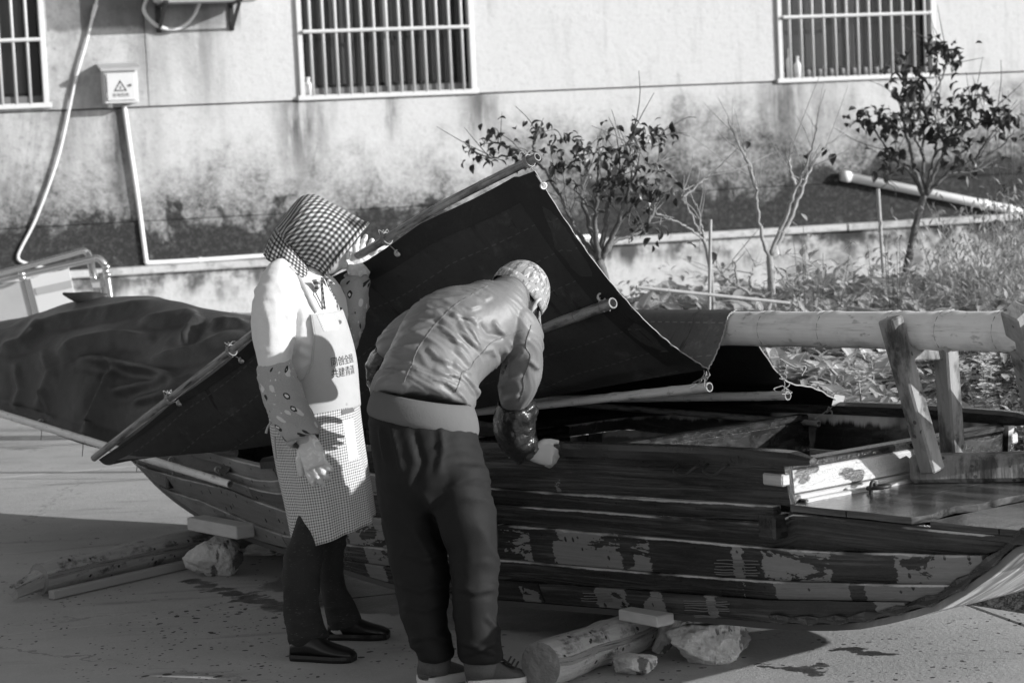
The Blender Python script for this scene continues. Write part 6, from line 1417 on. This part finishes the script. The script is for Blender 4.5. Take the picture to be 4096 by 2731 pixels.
SL_ = [(2872, 1262, 9.6, 'tall white flower stalk left of the bamboo ridge pole end'), (2890, 1310, 9.7, 'shorter white flower stalk beside the tall one by the ridge pole'), (3432, 1498, 9.6, 'white flower stalk left of the near trestle leg, upper'), (3482, 1420, 10.2, 'white flower stalk just under the ridge pole, left of the trestle'), (3420, 1640, 9.3, 'low white flower cluster above the far boat rail, left of the trestle'), (3575, 1605, 9.4, 'white flower cluster touching the near trestle leg from behind'), (3735, 1612, 9.5, 'small white flower stalk between the two trestle legs'), (3945, 1425, 9.7, 'tallest white flower stalk right of the far trestle leg'), (3960, 1475, 9.6, 'white flower stalk under the tallest one right of the trestle'), (3940, 1545, 9.3, 'white flower cluster midway right of the far trestle leg'), (3990, 1688, 8.9, 'white flower cluster just right of the far rail end')]
for a in SL_: stalk(*a)
# leafy ground cover beside the bow
gc = []
for k in range(4200):
    Y = random.uniform(8.55, 10.7); px = random.uniform(3740, 4400); x = (px - PW / 2) / FPX * Y
    if (np.array([x, Y, 0]) - BO) @ BV < .82: continue
    h = soilz((x, Y, 0)) + random.uniform(.0, .24); a = random.uniform(0, 6.28); d = nrm([math.cos(a), math.sin(a), random.uniform(-.1, .8)]); gc.append(xf(leaf_grid(random.uniform(.03, .055), random.uniform(.02, .032), .4, .2, 3, 1, .1), rot_to(d, [0, 0, 1.]), (x, Y, h)))
for k in range(160):
    Y = random.uniform(8.6, 10.6); px = random.uniform(3760, 4380); x = (px - PW / 2) / FPX * Y; zz = soilz((x, Y, 0)); gc.append(tube([(x, Y, zz), (x + random.uniform(-.04, .04), Y, zz + random.uniform(.12, .24))], [.003, .0015], 4))
o = obj('ground_cover', join(*gc), M_cover); o['kind'] = 'stuff'
def bush(c, rx, rz, n, ll, lw, m, label, stems=10, seed=0, up=.3, name='bush', needle=False):
    r = random.Random(seed); c = np.array(c, float); c[2] += soilz(c) * .55; t = thing(name, label, 'bush', (c[0], c[1], 0.02)); lf, stm = [], []
    for k in range(stems):
        a = r.uniform(0, 6.28); e = c + np.array([math.cos(a) * rx * r.uniform(.2, .9), math.sin(a) * rx * r.uniform(.2, .9), rz * r.uniform(.1, .75)]); b0 = np.array([c[0] + .04 * math.cos(a), c[1] + .04 * math.sin(a), .03]); mid = lerp(b0, e, .5) + np.array([0, 0, .1 * rz])
        P = catmull(np.array([b0, mid, e]), 9); stm.append(tube(P, np.linspace(.004, .0015, 9), 5))
        for q in range(n // stems):
            f = r.uniform(.25, 1.0); p = P[int(f * 8)] + np.array([r.gauss(0, rx * .12), r.gauss(0, rx * .12), r.gauss(rz * .05, rz * .16)]); d = nrm([r.gauss(0, 1), r.gauss(0, 1), up + r.gauss(0, .6)]); lf.append(xf(leaf_grid(ll * r.uniform(.7, 1.2), lw * r.uniform(.7, 1.2), .35, .2, 4 if not needle else 3, 1, .1), rot_to(d, [0, 0, 1.]), p))
    obj('stems', join(*stm), M_stem if needle else M_bark, t); f = obj('foliage', join(*lf), m, t, True); f['kind'] = 'stuff'; return t
bush(at(3900, 1180, 12.6) * [1, 1, 0] + [0, 0, .45], .55, .55, 2200, .06, .014, M_bush, 'feathery pale bush in the garden right of the thin tree trunk', 30, 1, .9, needle=True)
bush(at(4060, 1150, 13.6) * [1, 1, 0] + [0, 0, .60], .60, .60, 2200, .065, .016, M_bush, 'taller feathery bush at the far right edge of the garden', 34, 2, .9, needle=True)
bush(at(3560, 1200, 12.4) * [1, 1, 0] + [0, 0, .5], .16, .48, 300, .045, .016, M_bush, 'narrow upright bush around the foot of the right-hand thin tree', 10, 3, 1.2)
bush(at(3240, 1150, 12.2) * [1, 1, 0] + [0, 0, .55], .28, .52, 420, .085, .032, M_shrub, 'leafy shrub growing beside the bare branching stems', 12, 4, .2)
bush(at(3130, 1230, 12.0) * [1, 1, 0] + [0, 0, .42], .20, .3, 120, .085, .032, M_shrub, 'low leafy shrub at the foot of the bare stems', 9, 5, .2)
bush(at(4080, 700, 14.6) * [1, 1, 0] + [0, 0, 1.25], .22, .42, 150, .06, .035, M_treeleaf, 'dark-leaved bush cut by the right edge above the white pipe', 9, 6, .0)
for k, (px, Y, h) in enumerate(((2620, 14.5, .4), (2760, 15.5, .4), (3420, 16., .4), (2500, 13.6, .45))):
    bush(at(px, 1100, Y) * [1, 1, 0] + [0, 0, h * .5], .26, .22, 300, .06, .02, M_bush, ['thin pale weeds behind the left-hand tree trunk', 'thin pale weeds left of the bare stems, near the low wall', 'thin pale weeds by the low wall between bare stems and thin tree', 'low pale weeds just right of the tarpaulin edge'][k], 12, 10 + k, 1.1, 'weeds', True)
# small trees drawn branch by branch
TLM = []
for k in range(3):
    me = mesh(*leaf_grid(random.uniform(.05, .062), random.uniform(.028, .036), random.uniform(.5, 1.), .5, 5, 1, .12), smooth=True, name='tree_leaf'); me.materials.append(M_treeleaf); TLM.append(me)
def tree(name, label, cat, Y, trunk, branches, clusters, r0, nleaf, mtr, seed, ls=1.0, spread=.07, maxleaf=300):
    r = random.Random(seed); b0 = at(*trunk[0], Y); gx = np.array([b0[0], b0[1], 0.]); t = thing(name, label, cat, tuple(gx))
    P = [gx + np.array([0, 0, -.02])] + [at(*p, Y) for p in trunk]; n = 5 * len(P); Q = catmull(np.array(P), n); obj('trunk', tube(Q, np.linspace(r0 * 1.15, r0 * .8, n), 9, jitter=.16), mtr, t, True); ends = []
    for bi, br in enumerate(branches):
        off = r.uniform(-.32, .32); k = len(br); pts = np.array([at(*p, Y + off * (i / (k - 1)) ** 1.0) for i, p in enumerate(br)]); n = 6 * k; Q = catmull(pts, n); Q[2:-1] += rng.normal(0, .004, (n - 3, 3)); rr = r0 * (.52 if bi < 6 else .32)
        bo = obj('branch', tube(Q, np.linspace(rr, .0028, n), 7, jitter=.2), mtr, t, True); ends += list(Q[n // 2:]); tw = []
        for q in range(k + 2):
            i = r.randrange(n // 3, n - 1); d = nrm(Q[i] - Q[i - 1]) + np.array([r.gauss(0, .7), r.gauss(0, .7), r.gauss(.3, .5)]); L = r.uniform(.06, .20) * (Y / 13); m_ = Q[i] + d * L * .5 + np.array([r.gauss(0, .01)] * 3); e = Q[i] + d * L; tw.append(tube([Q[i], m_, e], [.003, .0024, .0014], 5, n=6)); ends.append(e)
        obj('twigs', join(*tw), mtr, bo)
    cnt = 0; ends = np.array(ends); rest = []
    for (px, py) in clusters:
        ep = proj(ends); d2 = ((ep - [px, py]) ** 2).sum(1); e = ends[d2.argmin()]; c = at(px, py, e[1])
        if d2.min() > 500: obj('twig', tube([e, lerp(e, c, .5) + np.array([0, 0, .02]), c], [.004, .003, .002], 5, n=7), mtr, t)
        for k in range(nleaf):
            p = c + np.array([r.gauss(0, spread), r.gauss(0, spread), r.gauss(0, spread * .8)]) * .62; d = nrm([r.gauss(0, 1), r.gauss(0, 1), r.gauss(-.35, .6)]); M = rot_to(d, [0, 0, 1.], r.uniform(-.8, .8)); s = ls * r.uniform(.75, 1.25); m4 = Matrix.Identity(4); p = p - gx
            for a in range(3):
                for b in range(3): m4[a][b] = M[a, b] * s
                m4[a][3] = p[a]
            k_ = r.randrange(3); cnt += 1
            if cnt <= maxleaf: o = bpy.data.objects.new('leaf', TLM[k_]); COL.objects.link(o); o.parent = t; o.matrix_basis = m4
            else: rest.append((k_, M, p, s))
    if rest:
        o = obj('leaves', join(*[xf((getv(TLM[k]), [tuple(p.vertices) for p in TLM[k].polygons], leaf_grid(.05, .03, n=5)[2]), M, p + gx, s) for k, M, p, s in rest]), M_treeleaf, t, True); o['kind'] = 'stuff'
    return t
tree('small_tree', 'small dark-leaved tree rising behind the lifted tarpaulin corner', 'tree', 11.6, [(2500, 1330), (2445, 1210), (2410, 1090), (2396, 1040)],
     [[(2395, 1040), (2330, 950), (2280, 870), (2240, 780), (2185, 690)], [(2396, 1040), (2380, 900), (2386, 780), (2392, 700), (2405, 610)], [(2398, 1040), (2350, 880), (2328, 780), (2350, 680), (2330, 590)], [(2405, 1036), (2460, 965), (2550, 935), (2592, 895)], [(2405, 1036), (2468, 900), (2500, 800), (2540, 700), (2562, 600)], [(2400, 1040), (2430, 850), (2455, 750), (2482, 680), (2475, 590)],
      [(2482, 680), (2550, 600), (2620, 560), (2672, 505)], [(2240, 780), (2160, 655), (2080, 612), (1990, 632), (1915, 625)], [(2150, 640), (2135, 580), (2165, 505)], [(2550, 720), (2600, 690), (2640, 640)], [(2080, 612), (2010, 580), (1950, 560)], [(2500, 600), (2530, 540), (2540, 500)], [(2430, 850), (2350, 820), (2290, 720)], [(2468, 900), (2540, 820), (2600, 790)], [(2592, 895), (2620, 820), (2640, 760)]],
     [(1890, 625), (1935, 588), (1962, 560), (1990, 640), (2020, 570), (2050, 645), (2100, 620), (2165, 525), (2180, 505), (2200, 590), (2255, 572), (2300, 560), (2330, 600), (2372, 630), (2402, 598), (2420, 655), (2462, 590), (2502, 586), (2520, 625), (2560, 560), (2602, 560), (2640, 540), (2672, 515), (2522, 518), (2552, 512), (2380, 735), (2452, 722), (2500, 742), (2560, 700), (2602, 742), (2622, 690), (2562, 650), (2490, 640), (2300, 640), (2258, 680), (2228, 650), (2604, 800), (2585, 900), (2592, 940), (2640, 735), (2420, 730), (2540, 770)], .030, 9, M_bark, 5, .88, .075)
tree('small_tree', 'slender dark-leaved tree crossing the white leaning pipe, before the right window', 'tree', 14.8, [(3612, 1190), (3640, 1010), (3668, 880), (3695, 785)],
     [[(3695, 785), (3640, 690), (3560, 620), (3510, 540), (3470, 480)], [(3692, 780), (3650, 640), (3622, 520), (3602, 400), (3625, 300), (3610, 240)], [(3698, 780), (3690, 600), (3702, 450), (3672, 340)], [(3702, 780), (3760, 640), (3820, 540), (3880, 450), (3890, 370)], [(3705, 780), (3800, 690), (3900, 640), (4000, 590), (4060, 520)], [(3700, 770), (3740, 620), (3750, 520), (3720, 430)],
      [(3690, 620), (3650, 540), (3570, 500)], [(3702, 450), (3740, 380), (3775, 290), (3800, 225)], [(3800, 225), (3775, 185), (3735, 170)], [(3820, 540), (3870, 520), (3960, 460), (4010, 400)], [(3900, 640), (3950, 560), (4030, 460)], [(3560, 620), (3540, 700), (3560, 740)], [(3800, 690), (3880, 690), (3990, 660)], [(3740, 620), (3790, 560), (3830, 480)]],
     [(3435, 470), (3490, 475), (3505, 455), (3560, 500), (3520, 520), (3622, 300), (3610, 250), (3602, 350), (3652, 400), (3622, 432), (3682, 410), (3562, 600), (3722, 540), (3762, 532), (3800, 240), (3768, 200), (3745, 172), (3820, 220), (3850, 482), (3880, 400), (3902, 368), (3932, 452), (3962, 470), (4002, 500), (4040, 460), (3830, 660), (3850, 602), (3790, 562), (3680, 332), (3590, 482), (3650, 360), (3700, 450), (3740, 430), (3600, 640), (3560, 660), (3880, 440), (3980, 460), (3840, 540), (3700, 500), (3640, 470), (3775, 225)], .026, 13, M_bark, 6, 1.25, .085)
tree('bare_shrub', 'almost leafless shrub of pale forking stems before the house wall', 'shrub', 13.2, [(3088, 1215), (3084, 1100), (3078, 1025)],
     [[(3078, 1025), (3050, 960), (3030, 840), (3020, 740), (2985, 640), (2940, 545), (2910, 475)], [(3080, 1020), (3150, 850), (3190, 740), (3232, 640), (3262, 545), (3270, 490)], [(3085, 1020), (3170, 860), (3212, 740), (3242, 680), (3300, 592), (3382, 535)], [(3078, 1200), (2980, 1160), (2900, 1110), (2845, 1045)], [(3185, 750), (3160, 670), (3158, 605)], [(3020, 740), (2970, 600), (2925, 520)], [(2950, 1140), (2940, 1060), (2930, 1040)], [(3000, 1170), (3010, 1080), (3050, 1040)], [(3082, 1050), (3120, 1090), (3150, 1150)]],
     [(3215, 625), (3325, 622), (3285, 590), (2968, 560)], .024, 1, M_twig, 7, 1.6, .02)
tree('bare_shrub', 'thin bare twigs reaching left beside the upright garden stake', 'shrub', 12.6, [(2850, 1180), (2830, 1010), (2812, 955)],
     [[(2812, 955), (2740, 905), (2660, 870), (2610, 835)], [(2812, 950), (2760, 850), (2730, 790), (2720, 730)], [(2815, 950), (2800, 880), (2785, 815)], [(2730, 790), (2790, 740), (2850, 690)], [(2612, 835), (2600, 880), (2590, 900)]], [(2800, 1010), (2640, 900)], .013, 2, M_twig, 8, 1.3, .03)
M_cane = simple('weathered_cane', .36, .8, .35, 25.)
for p, q, Y0, Y1, r_, label in (((2842, 878), (2806, 1330), 11.2, 11.2, .0085, 'upright pale bamboo stake in the garden'), ((3512, 755), (3548, 1060), 14.2, 14.2, .0115, 'thin white stake left of the slender tree, under the leaning pipe'), ((2545, 1148), (3160, 1212), 11.1, 11.3, .0085, 'level bamboo cane tied across the upright stake'), ((3390, 1228), (3830, 1300), 12.0, 11.6, .009, 'bamboo cane lying among plants left of the feathery bush')):
    a, b_ = at(*p, Y0), at(*q, Y1); d = nrm(b_ - a)
    if abs(d[2]) > .7: b_ = np.array([b_[0], b_[1], 0.]) 
    t = thing('garden_stake', label, 'stake', tuple(b_)); obj('cane', bamboo(a, b_, r_, r_, [.2, .45, .7]), M_cane, t, True)
# ------------------------------------------------------------------ cargo tricycle parked behind the stern
M_chrome = simple('polished_steel_tube', .62, .22, .05, 30., metal=.9, spec=.5)
M_plate = simple('pale_painted_plate', .52, .5, .15, 8.); M_placard = simple('white_placard', .80, .6, .03, 5.); M_band = simple('grey_placard_band', .50, .6, .05, 8.)
tY = 13.6; tri_ = thing('cargo_tricycle', 'steel-railed cargo tricycle parked behind the heaped tarpaulin', 'tricycle', tuple(at(-60, 1500, tY) * [1, 1, 0]))
def cart(px, py, o=0.): return at(px, py, tY + o)
ax_ = nrm(cart(330, 1047) - cart(0, 1120)); ax_[2] *= 1
obj('rail', tube([cart(-420, 1212), cart(0, 1118), cart(330, 1046), cart(380, 1032), cart(410, 1048), cart(424, 1085), cart(442, 1200), cart(470, 1420)], .021, 10, n=60), M_chrome, tri_, True)
obj('rail', tube([cart(-420, 1190, .55), cart(0, 1092, .55), cart(270, 1020, .55), cart(330, 1004, .55), cart(352, 1016, .55), cart(362, 1050, .5), cart(395, 1200, .45)], .020, 10, n=60), M_chrome, tri_, True)
for a, b_ in (((362, 1050), (396, 1200)), ((405, 1090), (430, 1190))): obj('post', tube([cart(*a, .1), cart(*b_, .1)], .022, 10), M_chrome, tri_, True)
for px, py in ((425, 1068), (430, 1100), (87, 1097), (90, 1112)): c = cart(px, py, -.02); obj('joint', ellipsoid(c, (np.array([.024, 0, 0]), np.array([0, .024, 0]), np.array([0, 0, .02])), 8, 10), M_chrome, tri_, True)
def plate(a, b_, c, d, m, name, o=0., th=.006):
    P = np.array([[cart(*a, o), cart(*b_, o)], [cart(*d, o), cart(*c, o)]]); return obj(name, solid(grid(P), th), m, tri_)
plate((-420, 1245), (98, 1122), (136, 1262), (-420, 1390), M_plate, 'side_panel', .02)
plate((98, 1120), (122, 1114), (158, 1262), (134, 1266), M_chrome, 'corner_post', .01)
plate((122, 1117), (276, 1073), (308, 1215), (160, 1258), M_placard, 'placard', .0); plate((140, 1152), (284, 1120), (290, 1150), (148, 1180), M_band, 'placard_band', -.008, .002)
plate((360, 1105), (412, 1120), (418, 1150), (372, 1150), M_plate, 'bracket_plate', .0)
bz_ = cart(-420, 1420, .3); e_ = cart(480, 1420, .3)
obj('cargo_bed', box(np.array([(bz_[0] + e_[0]) / 2, tY + .35, .50]), np.array([(e_[0] - bz_[0]) / 2, 0, .0]), np.array([0, .38, 0]), np.array([0, 0, .04]), .01), M_plate, tri_)
for wx, wy in ((bz_[0] + .25, tY - .06), (bz_[0] + .25, tY + .76), (e_[0] + .15, tY + .35)):
    c = np.array([wx, wy, .27]); wl_ = obj('wheel', tube([c + .235 * np.array([math.cos(t), 0, math.sin(t)]) for t in np.linspace(0, 2 * math.pi, 33)], .035, 9, cap=False), M_galosh, tri_, True)
    obj('rim', tube([c + .19 * np.array([math.cos(t), 0, math.sin(t)]) for t in np.linspace(0, 2 * math.pi, 33)], .014, 7, cap=False), M_chrome, wl_, True)
    obj('spokes', join(*[tube([c, c + .19 * np.array([math.cos(t), 0, math.sin(t)])], .003, 4) for t in np.linspace(0, 2 * math.pi, 18, endpoint=False)]), M_chrome, wl_)
obj('fork', tube([np.array([e_[0] + .15, tY + .35, .27]), np.array([e_[0] + .02, tY + .35, .5])], .02, 8), M_chrome, tri_)
